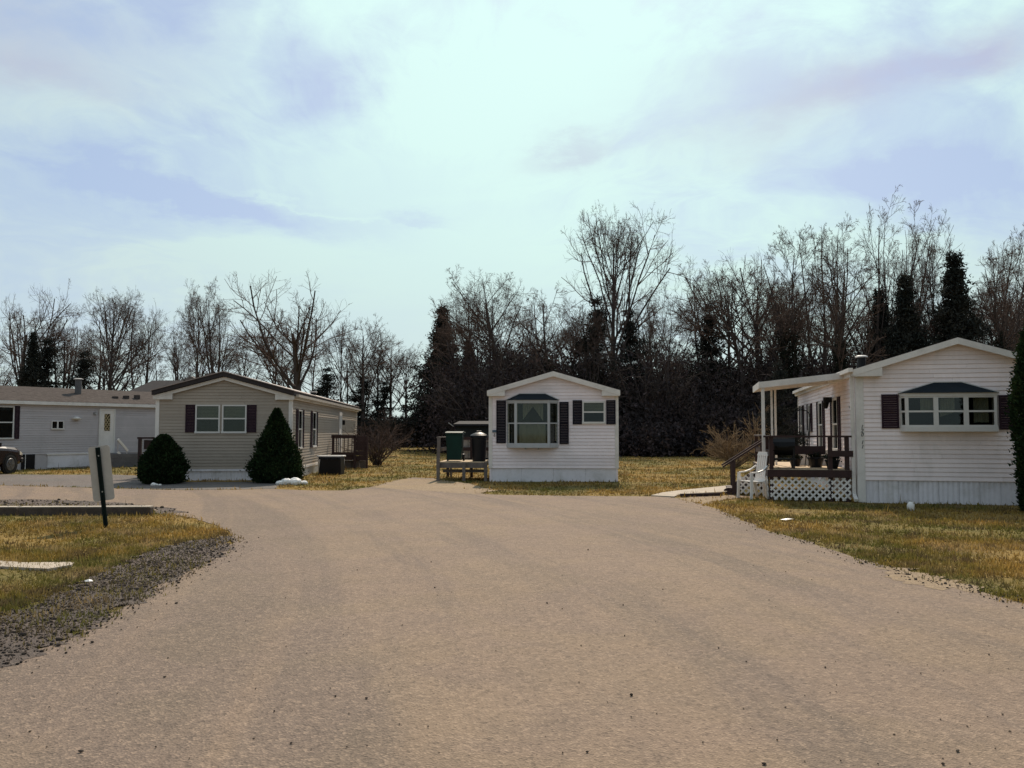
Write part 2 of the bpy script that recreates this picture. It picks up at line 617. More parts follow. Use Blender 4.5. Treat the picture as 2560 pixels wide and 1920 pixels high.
def ragged(poly, step=0.35, amp=0.07, seed=1):
    """subdivide an outline and roughen it"""
    rng = random.Random(seed)
    out = []
    n = len(poly)
    for i in range(n):
        a, b = Vector(poly[i][:2]), Vector(poly[(i + 1) % n][:2])
        k = max(1, min(60, int((b - a).length / step)))
        nrm = Vector((-(b - a).y, (b - a).x)).normalized()
        for j in range(k):
            p = a.lerp(b, j / k)
            out.append(p + nrm * rng.uniform(-amp, amp))
    return out


def sheet(name, poly, z, material, kind='structure', thick=0.0):
    from mathutils.geometry import tessellate_polygon
    vs = [(p[0], p[1], z) for p in poly]
    tri = tessellate_polygon([[Vector(v) for v in vs]])
    me = bpy.data.meshes.new(name)
    me.from_pydata(vs, [], [tuple(q) for q in tri])
    bm = bmesh.new()
    bm.from_mesh(me)
    for f in bm.faces:
        f.normal_update()
        if f.normal.z < 0:
            f.normal_flip()
    if thick:
        bnd = [e for e in bm.edges if e.is_boundary]
        r = bmesh.ops.extrude_edge_only(bm, edges=bnd)
        for g in r['geom']:
            if isinstance(g, bmesh.types.BMVert):
                g.co.z -= thick
        bmesh.ops.recalc_face_normals(bm, faces=bm.faces)
    bm.to_mesh(me)
    bm.free()
    o = new_obj(name, me, material)
    o['kind'] = kind
    return o


# ================================================================== THE SETTING
# ground: one big sheet, slightly uneven, reaching the horizon
def build_ground():
    xs = np.concatenate([np.linspace(-1500, -60, 12), np.linspace(-50, 50, 41), np.linspace(60, 1500, 12)])
    ys = np.concatenate([np.linspace(-300, -12, 6), np.linspace(-8, 120, 53), np.linspace(140, 2500, 16)])
    gx, gy = np.meshgrid(xs, ys)
    V = np.stack([gx.ravel(), gy.ravel(), np.zeros(gx.size)], 1)
    nx, ny = len(xs), len(ys)
    i, j = np.meshgrid(np.arange(nx - 1), np.arange(ny - 1))
    a = (j * nx + i).ravel()
    Fq = np.stack([a, a + 1, a + nx + 1, a + nx], 1)
    o = new_obj('ground', np_mesh('ground', V, Fq), M_SOIL)
    o['kind'] = 'structure'


build_ground()


def pl(lst):
    return [gp(u, v).to_2d() for u, v in lst]


left_edge = pl([(-420, 1860), (-200, 1745), (0, 1652), (120, 1615), (250, 1548), (380, 1476), (480, 1421), (548, 1386), (578, 1358), (572, 1334), (540, 1312), (490, 1297), (430, 1286), (382, 1280)])
behind_tie = pl([(375, 1266), (230, 1262), (100, 1256), (0, 1252), (-250, 1240), (-500, 1231)])
branch_far = pl([(-500, 1204), (-200, 1209), (0, 1214), (300, 1222), (450, 1226), (640, 1224), (690, 1223)])
far_edge = pl([(780, 1227), (860, 1227), (930, 1218), (985, 1203), (1030, 1194), (1085, 1196), (1110, 1209), (1150, 1222), (1180, 1233), (1250, 1238), (1400, 1240), (1540, 1241), (1640, 1242), (1690, 1246)])
right_edge = pl([(1778, 1268), (1845, 1297), (1931, 1331), (2027, 1356), (2123, 1387), (2209, 1418), (2314, 1451), (2434, 1475), (2560, 1509), (2800, 1580), (3200, 1720)])
road_poly = left_edge + behind_tie + branch_far + far_edge + right_edge + [Vector((9, -12)), Vector((9, -60)), Vector((-9, -60)), Vector((-9, -12)), Vector((-4.2, 2.2))]
road_r = ragged(road_poly, 0.3, 0.06, 3)
sheet('road', road_r, 0.008, M_ROAD)
pad_poly = pl([(-500, 1186), (-200, 1184), (0, 1186), (120, 1187), (300, 1187), (352, 1190), (352, 1203), (480, 1205), (640, 1205), (700, 1208), (690, 1222), (640, 1223), (450, 1225), (300, 1221), (0, 1213), (-200, 1208), (-500, 1203)])
sheet('driveway', ragged(pad_poly, 0.4, 0.05, 5), 0.004, M_PAD)
verge_poly = pl([(-300, 1660), (0, 1540), (130, 1490), (240, 1440), (330, 1400), (420, 1366), (500, 1352), (560, 1338), (585, 1350), (582, 1366), (550, 1390), (482, 1428), (382, 1484), (252, 1556), (122, 1624), (0, 1664), (-300, 1810)])
sheet('gravel_verge', ragged(verge_poly, 0.12, 0.13, 8), 0.0102, M_VERGE)
tie_gravel = pl([(-450, 1226), (0, 1250), (150, 1250), (290, 1258), (420, 1270), (470, 1283), (400, 1286), (375, 1272), (0, 1266), (-450, 1250)])
sheet('gravel_strip', ragged(tie_gravel, 0.3, 0.10, 9), 0.012, M_VERGE)
walk_poly = pl([(1628, 1241), (1655, 1234), (1700, 1228), (1760, 1222), (1820, 1216), (1850, 1213), (1856, 1222), (1842, 1230), (1770, 1234), (1700, 1238), (1685, 1244)])
sheet('walkway', walk_poly, 0.03, M_CONC, thick=0.05)
dirt_polys = [pl([(930, 1219), (1000, 1198), (1090, 1199), (1180, 1210), (1240, 1228), (1180, 1236), (1040, 1226)]),
              pl([(1690, 1247), (1780, 1240), (1850, 1238), (1900, 1243), (1800, 1250), (1760, 1262)]),
              pl([(2200, 1416), (2260, 1420), (2330, 1440), (2430, 1468), (2440, 1480), (2300, 1470), (2230, 1440)])]
for k, dp in enumerate(dirt_polys):
    sheet('bare_dirt', ragged(dp, 0.1, 0.14, 20 + k), 0.0098 + 0.0002 * k, M_DIRT)


# ------------------------------------------------------------------ house building kit
class Wall:
    """a wall plane in house coordinates: p(u, z, n) with u along, z up, n outward"""
    def __init__(s, o, ud, nd, length):
        s.o, s.u, s.n, s.L = Vector(o), Vector(ud), Vector(nd), length

    def p(s, u, z, n=0.0):
        return s.o + s.u * u + s.n * n + Vector((0, 0, z))

    def box(s, mb, u0, u1, z0, z1, n0, n1):
        vs = [s.p(u, z, n) for n in (n0, n1) for (u, z) in ((u0, z0), (u1, z0), (u1, z1), (u0, z1))]
        mb.add(vs, [(0, 3, 2, 1), (4, 5, 6, 7), (0, 1, 5, 4), (1, 2, 6, 5), (2, 3, 7, 6), (3, 0, 4, 7)])
        return mb


def spans(a, b, holes):
    segs = [(a, b)]
    for h0, h1 in holes:
        nxt = []
        for s0, s1 in segs:
            if h1 <= s0 or h0 >= s1:
                nxt.append((s0, s1))
            else:
                if h0 > s0:
                    nxt.append((s0, h0))
                if h1 < s1:
                    nxt.append((h1, s1))
        segs = nxt
    return [q for q in segs if q[1] - q[0] > 0.02]


def siding(root, wall, z0, eave, ridge, pitch, holes, material, gable=True, wobble=0.003, u_in=0.05):
    """lap boards, each its own piece, cut round the openings; behind them a plain sheathing"""
    L = wall.L
    slope = (ridge - eave) / (L / 2) if gable else 0

    def urange(z):
        if not gable or z <= eave:
            return (u_in, L - u_in)
        d = (z - eave) / slope
        return (max(u_in, d), min(L - u_in, L - d))
    ztop = ridge if gable else eave
    z = z0
    rng = random.Random(int(L * 100 + z0 * 10))
    while z < ztop - 0.03:
        zb = min(z + pitch, ztop)
        hz = [(h[0], h[1]) for h in holes if h[2] < (z + zb) / 2 < h[3]]
        ub0, ub1 = urange(z)
        ut0, ut1 = urange(zb)
        if ub1 - ub0 > 0.06:
            segs = []
            for s0, s1 in spans(ub0, ub1, hz):
                if s1 - s0 > 2.6:
                    cut = s0 + rng.uniform(0.25, 0.75) * (s1 - s0)
                    segs += [(s0, cut - 0.0015), (cut + 0.0015, s1)]
                else:
                    segs.append((s0, s1))
            for s0, s1 in segs:
                t0 = max(s0, ut0) if abs(s0 - ub0) < 1e-6 else s0
                t1 = min(s1, ut1) if abs(s1 - ub1) < 1e-6 else s1
                if t1 < t0:
                    t0 = t1 = (t0 + t1) / 2
                w = rng.uniform(-wobble, wobble)
                g = 0.009
                vs = [wall.p(s0, z + g + w, 0.002), wall.p(s1, z + g - w, 0.002), wall.p(t1, zb, 0.002), wall.p(t0, zb, 0.002),
                      wall.p(s0, z + g + w, 0.022), wall.p(s1, z + g - w, 0.022), wall.p(t1, zb, 0.008), wall.p(t0, zb, 0.008)]
                MB().add(vs, [(0, 3, 2, 1), (4, 5, 6, 7), (0, 1, 5, 4), (1, 2, 6, 5), (2, 3, 7, 6), (3, 0, 4, 7)]).build('siding_board', material, root)
        z = zb


def sheathing(root, wall, z0, eave, ridge, holes, material, gable=True):
    mb = MB()
    us = sorted({0.0, wall.L} | {h[0] for h in holes} | {h[1] for h in holes})
    for a, b in zip(us[:-1], us[1:]):
        hz = [(h[2], h[3]) for h in holes if h[0] < (a + b) / 2 < h[1]]
        for s0, s1 in spans(z0, eave, hz):
            wall.box(mb, a, b, s0, s1, -0.06, 0.0)
    if gable:
        mb.prism([(0, eave), (wall.L, eave), (wall.L / 2, ridge)], lambda p, q, d: wall.p(p, q, d), -0.06, 0.0)
    return mb.build('wall', material, root)


def skirting(root, wall, z1, material, ribs=True, panel=0.42, cap=None):
    n = max(1, round(wall.L / panel))
    w = wall.L / n
    rng = random.Random(int(wall.L * 77))
    for i in range(n):
        u0 = i * w
        mb = MB()
        off = -0.02 + rng.uniform(-0.004, 0.004)
        if ribs:
            k = 8
            prof = []
            for j in range(k + 1):
                prof.append((u0 + 0.003 + (w - 0.006) * j / k, off + (0.016 if (j // 1) % 2 else 0.0)))
            vs = []
            for (u, nn) in prof:
                vs += [wall.p(u, 0.0, nn), wall.p(u, z1, nn)]
            for (u, nn) in prof:
                vs += [wall.p(u, 0.0, off - 0.02), wall.p(u, z1, off - 0.02)]
            fs = []
            m2 = 2 * (k + 1)
            for j in range(k):
                fs.append((2 * j, 2 * j + 2, 2 * j + 3, 2 * j + 1))
                fs.append((m2 + 2 * j, m2 + 2 * j + 1, m2 + 2 * j + 3, m2 + 2 * j + 2))
                fs.append((2 * j + 1, 2 * j + 3, m2 + 2 * j + 3, m2 + 2 * j + 1))
            mb.add(vs, fs)
        else:
            wall.box(mb, u0 + 0.002, u0 + w - 0.002, 0, z1, off - 0.02, off)
        mb.build('skirting_panel', material, root)


def window(root, wall, u0, u1, z0, z1, mframe, mglass, style='double', shade=None, mshade=None, rails=1, fw=0.045, name='window', curtain=None, mcurtain=None, dark=None):
    """frame proud of the wall; panes set back, with a blind or curtain behind"""
    mb = MB()
    o, i = 0.05, -0.05
    wall.box(mb, u0, u0 + fw, z0, z1, i, o)
    wall.box(mb, u1 - fw, u1, z0, z1, i, o)
    wall.box(mb, u0 + fw, u1 - fw, z1 - fw, z1, i, o - 0.003)
    wall.box(mb, u0 - 0.015, u1 + 0.015, z0 - 0.03, z0 + fw * 0.7, i, o + 0.02)
    f = mb.build(name, mframe, root)
    zm = (z0 + z1) / 2
    if style == 'double':
        rows = [(z0 + fw * 0.7, zm - 0.018, 0.012), (zm + 0.018, z1 - fw, 0.026)]
        m2 = MB()
        wall.box(m2, u0 + fw, u1 - fw, zm - 0.022, zm + 0.022, 0.0, o - 0.008)
        m2.build('meeting_rail', mframe, f)
    else:
        rows = [(z0 + fw * 0.7, z1 - fw, 0.02)]
    for a, b, n in rows:
        m3 = MB()
        wall.box(m3, u0 + fw, u1 - fw, a, b, n - 0.004, n)
        m3.build('pane', mglass, f)
    if shade:
        m4 = MB()
        zz0, zz1 = z1 - (z1 - z0) * shade, z1 - 0.01
        k = max(3, int((zz1 - zz0) / 0.045))
        for q in range(k):
            za = zz0 + (zz1 - zz0) * q / k
            zb2 = zz0 + (zz1 - zz0) * (q + 0.86) / k
            wall.box(m4, u0 + 0.01, u1 - 0.01, za, zb2, -0.045 - 0.004 * (q % 2), -0.038)
        m4.build('blind', mshade, f)
    if curtain:
        m5 = MB()
        for (c0, c1, cz0, cz1) in curtain:
            n = 14
            pts = []
            for q in range(n + 1):
                uu = c0 + (c1 - c0) * q / n
                pts.append((uu, -0.085 + 0.018 * math.sin(q * 2.4)))
            vs, fs = [], []
            for (uu, nn) in pts:
                vs += [wall.p(uu, cz0, nn), wall.p(uu, cz1, nn)]
            for q in range(n):
                fs.append((2 * q, 2 * q + 2, 2 * q + 3, 2 * q + 1))
            m5.add(vs, fs)
        m5.build('curtain', mcurtain, f, fix=False)
    return f


def shutter(root, wall, u0, u1, z0, z1, m):
    mb = MB()
    n0, n1 = 0.022, 0.05
    e = 0.035
    wall.box(mb, u0, u0 + e, z0, z1, n0, n1)
    wall.box(mb, u1 - e, u1, z0, z1, n0, n1)
    for (a, b) in ((z0, z0 + e * 1.3), (z1 - e * 1.3, z1), ((z0 + z1) / 2 - e / 2, (z0 + z1) / 2 + e / 2)):
        wall.box(mb, u0 + e, u1 - e, a, b, n0, n1 - 0.004)
    k = int((z1 - z0) / 0.05)
    for q in range(k):
        za = z0 + (z1 - z0) * q / k
        zb = za + (z1 - z0) / k * 0.9
        vs = [wall.p(u0 + e, za, n0 + 0.016), wall.p(u1 - e, za, n0 + 0.016), wall.p(u1 - e, zb, n0 + 0.004), wall.p(u0 + e, zb, n0 + 0.004)]
        mb.add(vs, [(0, 1, 2, 3)])
    return mb.build('shutter', m, root, fix=False)


def gable_roof(root, w, L, eave, ridge, over_f, over_s, thick, m_top, m_trim, returns=True, ret_len=0.5, fasc=0.16, m_fascia=None):
    """two slabs, barge boards on the front gable, eave fascia on both sides, boxed eave returns"""
    slope = (ridge - eave) / (w / 2)
    ez = eave - slope * over_s
    for sgn in (-1, 1):
        xe = w / 2 + sgn * (w / 2 + over_s)
        mb = MB()
        y0, y1 = -over_f, L + 0.15
        xr = w / 2
        vs = [(xe, y0, ez), (xr, y0, ridge), (xr, y1, ridge), (xe, y1, ez), (xe, y0, ez + thick), (xr, y0, ridge + thick), (xr, y1, ridge + thick), (xe, y1, ez + thick)]
        mb.add(vs, [(0, 1, 2, 3), (7, 6, 5, 4), (0, 4, 5, 1), (1, 5, 6, 2), (2, 6, 7, 3), (3, 7, 4, 0)])
        mb.build('roof', m_top, root)
        fb = MB()
        yf0, yf1 = -over_f - 0.025, -over_f - 0.001
        xo = xe + sgn * 0.012
        vs = [(xo, yf0, ez + thick - fasc), (xr, yf0, ridge + thick - fasc), (xr, yf0, ridge + thick - 0.01), (xo, yf0, ez + thick - 0.01),
              (xo, yf1, ez + thick - fasc), (xr, yf1, ridge + thick - fasc), (xr, yf1, ridge + thick - 0.01), (xo, yf1, ez + thick - 0.01)]
        fb.add(vs, [(0, 3, 2, 1), (4, 5, 6, 7), (0, 1, 5, 4), (1, 2, 6, 5), (2, 3, 7, 6), (3, 0, 4, 7)])
        fb.build('barge_board', m_trim, root)
        # soffit under the front overhang
        sb = MB()
        vs = [(xo, -over_f, ez - 0.012), (xr, -over_f, ridge - 0.012), (xr, -0.001, ridge - 0.012), (xo, -0.001, ez - 0.012)]
        sb.add(vs, [(0, 1, 2, 3)])
        sb.build('soffit', m_trim, root, fix=False)
        ef = MB()
        x0, x1 = sorted((xe + sgn * 0.001, xe + sgn * 0.024))
        ef.box(x0, x1, -over_f - 0.02, y1, ez + thick - fasc, ez + thick - 0.012)
        ef.build('eave_fascia', m_trim, root)
        if over_s > 0.04:
            so = MB()
            a, b = sorted((xe, w / 2 + sgn * w / 2))
            so.box(a, b, -over_f + 0.005, y1 - 0.02, ez + thick - fasc + 0.004, ez + thick - fasc + 0.014)
            so.build('soffit', m_trim, root)
        if returns:
            rb = MB()
            xa = xe + sgn * 0.008
            xb = w / 2 + sgn * (w / 2 - ret_len)
            zt = ez + slope * (ret_len + over_s)
            zb = ez + thick - fasc - 0.02
            pol = [(xa, zb), (xb, zb), (xb, zt + thick - fasc), (xa, ez + thick - fasc)]
            rb.prism(pol, lambda p, q, d: (p, d, q), -over_f - 0.018, 0.0)
            rb.build('eave_return', m_trim, root)


def house_root(name, FL, az, label):
    return empty(name, (FL[0], FL[1], 0), -R(az), label, 'house')


def walls_of(w, L):
    return {'front': Wall((0, 0, 0), (1, 0, 0), (0, -1, 0), w),
            'right': Wall((w, 0, 0), (0, 1, 0), (1, 0, 0), L),
            'back': Wall((w, L, 0), (-1, 0, 0), (0, 1, 0), w),
            'left': Wall((0, L, 0), (0, -1, 0), (-1, 0, 0), L)}


def corner_trims(root, w, L, z0, z1, m, which=('fl', 'fr', 'br', 'bl'), s=0.09):
    for c in which:
        mb = MB()
        x = 0 if c[1] == 'l' else w
        y = 0 if c[0] == 'f' else L
        sx = -1 if c[1] == 'l' else 1
        sy = -1 if c[0] == 'f' else 1
        xa, xb = sorted((x + sx * 0.028, x - sx * s))
        ya, yb = sorted((y + sy * 0.028, y + sy * 0.003))
        mb.box(xa, xb, ya, yb, z0, z1)
        xa, xb = sorted((x + sx * 0.0285, x + sx * 0.003))
        ya, yb = sorted((y + sy * 0.002, y - sy * s))
        mb.box(xa, xb, ya, yb, z0 + 0.001, z1 - 0.001)
        mb.build('corner_trim', m, root)


def pipe(name, root, x, y, z0, z1, r, m, mcap=None, capr=0.09):
    mb = MB()
    mb.tube([(x, y, z0), (x, y, z1)], r, 10)
    o = mb.build(name, m, root)
    if mcap:
        c = MB()
        c.tube([(x, y, z1), (x, y, z1 + 0.03), (x, y, z1 + 0.05)], [capr, capr, capr * 0.6], 12)
        c.build('cap', mcap, o)
    return o


M_WHITE = mat('white vinyl siding', (0.86, 0.755, 0.74), 0.55, 0.05, 1.2, dirt=(0.45, 0.42, 0.38), dirtamt=0.42, dscale=1.3, stretch=(1, 1, 0.45))
M_WHITE2 = mat('white painted siding', (0.84, 0.75, 0.76), 0.6, 0.05, 1.2, dirt=(0.40, 0.40, 0.36), dirtamt=0.3, dscale=0.7)
M_TRIM = mat('white trim', (0.70, 0.66, 0.62), 0.5, 0.08, 3, dirt=(0.38, 0.35, 0.30), dirtamt=0.4, dscale=1.6)
M_SKIRT = mat('pale skirting', (0.72, 0.69, 0.72), 0.5, 0.06, 1.5, dirt=(0.33, 0.31, 0.25), dirtamt=0.5, dscale=1.6)
M_TAN = mat('tan siding', (0.36, 0.305, 0.25), 0.6, 0.06, 1.2, dirt=(0.22, 0.19, 0.15), dirtamt=0.25)
M_GREYS = mat('blue grey siding', (0.47, 0.435, 0.44), 0.6, 0.05, 1.2, dirt=(0.25, 0.25, 0.25), dirtamt=0.25)
M_SHUT = mat('dark plum shutters', (0.036, 0.020, 0.028), 0.75, 0.15, 6, spec=0.1)
M_SHUTB = mat('near black shutters', (0.018, 0.016, 0.024), 0.75, 0.15, 6, spec=0.1)
M_FRAME = mat('window frame', (0.62, 0.60, 0.57), 0.45, 0.06, 4)
M_GFRAME = mat('grey aluminium frame', (0.42, 0.43, 0.44), 0.4, 0.08, 4)
M_GLASS = glass_mat('window glass', (0.68, 0.70, 0.67), 0.05)
M_GLASSD = glass_mat('dark window glass', (0.2, 0.25, 0.25), 0.05)
M_BLIND = mat('cream blinds', (0.62, 0.60, 0.5), 0.7, 0.08)
M_CURT = mat('pale curtain', (0.70, 0.67, 0.56), 0.8, 0.1)
M_INSIDE = mat('room interior', (0.05, 0.05, 0.048), 0.9, 0.2)
M_BAYTOP = mat('dark bay roof', (0.016, 0.022, 0.028), 0.8, 0.2, spec=0.1)
M_SHING = mat('brown grey shingles', (0.075, 0.062, 0.056), 0.95, 0.35, 6, bump=0.6, bscale=30, spec=0.05)
M_DARKROOF = mat('dark roof edge', (0.035, 0.028, 0.028), 0.8, 0.2)
M_BROWN = mat('dark brown stained wood', (0.040, 0.021, 0.020), 0.7, 0.3, 5, stretch=(1, 1, 6))
M_REDWOOD = mat('reddish brown stained wood', (0.036, 0.017, 0.016), 0.65, 0.3, 5)
M_GREYWOOD = mat('weathered grey wood', (0.15, 0.125, 0.112), 0.85, 0.3, 6, bump=0.3)
M_DECKW = mat('pale deck planks', (0.50, 0.38, 0.25), 0.85, 0.25, 6, bump=0.3)
M_PLASTW = mat('white plastic', (0.74, 0.70, 0.66), 0.4, 0.05)
M_BLACK = mat('black plastic', (0.007, 0.007, 0.009), 0.45, 0.2, spec=0.25)
M_GREENBIN = mat('dark green plastic', (0.002, 0.026, 0.020), 0.5, 0.15, spec=0.2)
M_METAL = mat('galvanised metal', (0.4, 0.4, 0.4), 0.4, 0.15, metal=0.7)
M_BLUE = mat('dull blue plate', (0.08, 0.12, 0.16), 0.6, 0.1)
M_INK = mat('black numerals', (0.012, 0.012, 0.014), 0.5, 0.1)
M_DKGREEN = mat('green painted steel', (0.005, 0.012, 0.011), 0.6, 0.2, spec=0.15)
M_SIGNBACK = mat('bare aluminium sign back', (0.46, 0.43, 0.40), 0.55, 0.08, 2, metal=0.2, dirt=(0.25, 0.22, 0.2), dirtamt=0.3)


def text_mesh(body, size, name='number'):
    cu = bpy.data.curves.new(name, 'FONT')
    cu.body = body
    cu.size = size
    cu.shear = 0.25
    cu.extrude = 0.004
    cu.align_x = 'CENTER'
    ob = bpy.data.objects.new(name, cu)
    COL.objects.link(ob)
    dg = bpy.context.evaluated_depsgraph_get()
    me = bpy.data.meshes.new_from_object(ob.evaluated_get(dg))
    bpy.data.objects.remove(ob)
    me.name = name
    return me


def bay_window(root, u0, u1, z0, z1, depth, splay, cap_h, wall, panes, m_frame, curtains, cap_in):
    """box bay: cap roof, sill box, canted sides and a row of double hung sashes"""
    def P(u, z, n):
        return wall.p(u, z, n)
    outline = [(u0, 0.0), (u0 + splay, depth), (u1 - splay, depth), (u1, 0.0)]
    base = MB()
    pol = outline
    # bottom box and top head as prisms
    for za, zb, grow in ((z0, z0 + 0.11, 0.01), (z1 - 0.07, z1, 0.012)):
        o2 = [(u0 - grow, 0.0), (u0 + splay - grow, depth + grow), (u1 - splay + grow, depth + grow), (u1 + grow, 0.0)]
        vs = [P(u, za, n) for u, n in o2] + [P(u, zb, n) for u, n in o2]
        base.add(vs, [(0, 3, 2, 1), (4, 5, 6, 7), (0, 1, 5, 4), (1, 2, 6, 5), (2, 3, 7, 6), (3, 0, 4, 7)])
    bay = base.build('bay_window', m_frame, root)
    cap = MB()
    o2 = [(u0 - 0.03, 0.0), (u0 + splay - 0.02, depth + 0.05), (u1 - splay + 0.02, depth + 0.05), (u1 + 0.03, 0.0)]
    ui0, ui1 = u0 + cap_in, u1 - cap_in
    vs = [P(u, z1, n) for u, n in o2] + [P(ui0, z1 + cap_h, 0.03), P(ui1, z1 + cap_h, 0.03), P(ui1, z1 + cap_h, 0.0), P(ui0, z1 + cap_h, 0.0)]
    cap.add(vs, [(0, 1, 5, 4), (1, 2, 6) and (1, 2, 5), (0, 4, 7), (3, 6, 5, 2), (4, 5, 6, 7), (0, 3, 2, 1)])
    cap.build('cap_roof', M_BAYTOP, bay)
    edge = MB()
    prev = [P(u0 - 0.03, z1 + 0.012, 0.03), P(ui0, z1 + cap_h + 0.01, 0.035), P(ui1, z1 + cap_h + 0.01, 0.035), P(u1 + 0.03, z1 + 0.012, 0.03)]
    for a, b in zip(prev[:-1], prev[1:]):
        edge.bar(a, b, 0.03, 0.022)
    edge.build('cap_trim', m_frame, bay)
    zs0, zs1 = z0 + 0.11, z1 - 0.07
    # sash units: (a,b) as fractions along the three faces
    for (pa, pb, nsub) in panes:
        pa, pb = Vector(pa), Vector(pb)
        d = (pb - pa)
        Lp = d.length
        d.normalize()
        nrm = Vector((d.y, -d.x))
        if nrm.y < 0:
            nrm = -nrm

        def Q(s, z, n):
            q = pa + d * s + nrm * n
            return P(q.x, z, q.y)
        st = 0.05
        mb = MB()

        def bx(mb, s0, s1, za, zb, n0, n1):
            vs = [Q(s, z, n) for n in (n0, n1) for (s, z) in ((s0, za), (s1, za), (s1, zb), (s0, zb))]
            mb.add(vs, [(0, 3, 2, 1), (4, 5, 6, 7), (0, 1, 5, 4), (1, 2, 6, 5), (2, 3, 7, 6), (3, 0, 4, 7)])
        bx(mb, 0, st, zs0, zs1, -0.05, 0.0)
        bx(mb, Lp - st, Lp, zs0, zs1, -0.05, 0.0)
        bx(mb, st, Lp - st, zs0, zs0 + 0.035, -0.045, -0.004)
        bx(mb, st, Lp - st, zs1 - 0.035, zs1, -0.045, -0.004)
        zm = (zs0 + zs1) / 2
        bx(mb, st, Lp - st, zm - 0.02, zm + 0.02, -0.045, -0.006)
        fr = mb.build('sash_frame', m_frame, bay)
        for za, zb, n in ((zs0 + 0.035, zm - 0.02, -0.03), (zm + 0.02, zs1 - 0.035, -0.018)):
            g = MB()
            bx(g, st, Lp - st, za, zb, n - 0.004, n)
            g.build('pane', M_GLASS, bay)
    # interior curtain pieces: (u0,u1,z0,z1,n, slant)
    for (c0, c1, cz0, cz1, nn, sl) in curtains:
        m5 = MB()
        n = 16
        vs, fs = [], []
        for q in range(n + 1):
            uu = c0 + (c1 - c0) * q / n
            wv = nn + 0.015 * math.sin(q * 2.1)
            zb = cz0 + sl * (q / n)
            vs += [P(uu, zb, wv), P(uu, cz1, wv)]
        for q in range(n):
            fs.append((2 * q, 2 * q + 2, 2 * q + 3, 2 * q + 1))
        m5.add(vs, fs)
        m5.build('curtain', M_CURT, bay, fix=False)
    return bay


# ================================================================== centre house: narrow white mobile home
def centre_house():
    FLx, FLy, w, L = -0.715, 26.75, 4.07, 16.0
    r = house_root('mobile_home', (FLx, FLy), 3.0, 'narrow white mobile home in the middle with tall bay window, seen end on')
    W_ = walls_of(w, L)
    fr = W_['front']
    eave, ridge = 2.86, 3.45
    s = 26.75 / F          # metres per photo pixel on the front

    def U(px):
        return (px - 1225) * s

    def Z(py):
        return zat(py, 26.75)
    bay = (U(1267), U(1397), Z(1119), Z(1001))
    sw = (U(1456), U(1512), Z(1057), Z(1004))
    holes = [(bay[0] + 0.1, bay[1] - 0.1, bay[2] + 0.1, bay[3] - 0.05), (sw[0] + 0.01, sw[1] - 0.01, sw[2] + 0.01, sw[3] - 0.01)]
    skz = 0.42
    siding(r, fr, skz, eave, ridge, 0.105, holes, M_WHITE2)
    sheathing(r, fr, skz, eave, ridge, holes, M_WHITE2)
    for k in ('right', 'left'):
        sheathing(r, W_[k], 0.0, eave, ridge, [], M_WHITE2, gable=False)
    sheathing(r, W_['back'], 0.0, eave, ridge, [], M_WHITE2)
    MB().box(0.05, w - 0.05, 2.2, 2.25, 0.05, eave).build('room_partition', M_INSIDE, r)
    MB().box(0.05, w - 0.05, 0.1, 2.2, 0.5, 0.55).build('room_floor', M_INSIDE, r)
    skirting(r, fr, skz, M_SKIRT, ribs=False, panel=1.02)
    corner_trims(r, w, L, 0.42, eave, M_TRIM, ('fl', 'fr'))
    gable_roof(r, w, L, eave, ridge, 0.16, 0.05, 0.06, M_SHING, M_TRIM, fasc=0.17, ret_len=0.5)
    d, sp = 0.34, 0.30
    u0, u1, z0, z1 = bay
    panes = [((u0, 0.0), (u0 + sp, d), 2), ((u0 + sp, d), (u1 - sp, d), 2), ((u1 - sp, d), (u1, 0.0), 2)]
    um = (u0 + u1) / 2
    bay_window(r, u0, u1, z0, z1, d, sp, Z(985) - Z(1001), fr, panes, M_GFRAME,
               [(um - 0.30, um + 0.02, z1 - 0.62, z1 - 0.1, 0.10, 0.42), (um + 0.02, um + 0.34, z1 - 0.20, z1 - 0.1, 0.10, -0.46), (um - 0.42, um + 0.42, z0 + 0.12, z0 + 0.75, 0.02, 0.0), (u0 + 0.07, u0 + 0.36, z0 + 0.12, z1 - 0.1, 0.05, 0.0), (u1 - 0.36, u1 - 0.08, z0 + 0.12, z1 - 0.1, 0.05, 0.1)], 0.42)
    window(r, fr, sw[0], sw[1], sw[2], sw[3], M_FRAME, M_GLASS, shade=0.5, mshade=M_BLIND)
    for a, b, za, zb in ((U(1242), U(1266), Z(1108), Z(1001)), (U(1399), U(1422), Z(1110), Z(1005)), (U(1432), U(1455), Z(1061), Z(1001)), (U(1515), U(1538), Z(1061), Z(1001))):
        shutter(r, fr, a, b, za, zb, M_SHUTB)
    for u in (U(1315), U(1347)):
        MB().box(u - 0.02, u + 0.02, -0.2, -0.025, z0 - 0.05, z0 - 0.001).build('bay_bracket', M_GFRAME, r)
    MB().box(U(1232), U(1242), -0.05, -0.024, Z(1081), Z(1075)).build('unit_plate', M_BLUE, r)
    me = text_mesh('L', 0.14, 'unit_letter')
    o = new_obj('unit_letter', me, M_INK, r)
    o.rotation_euler = (math.pi / 2, 0, 0)
    o.location = (U(1237), -0.03, Z(1091))


centre_house()


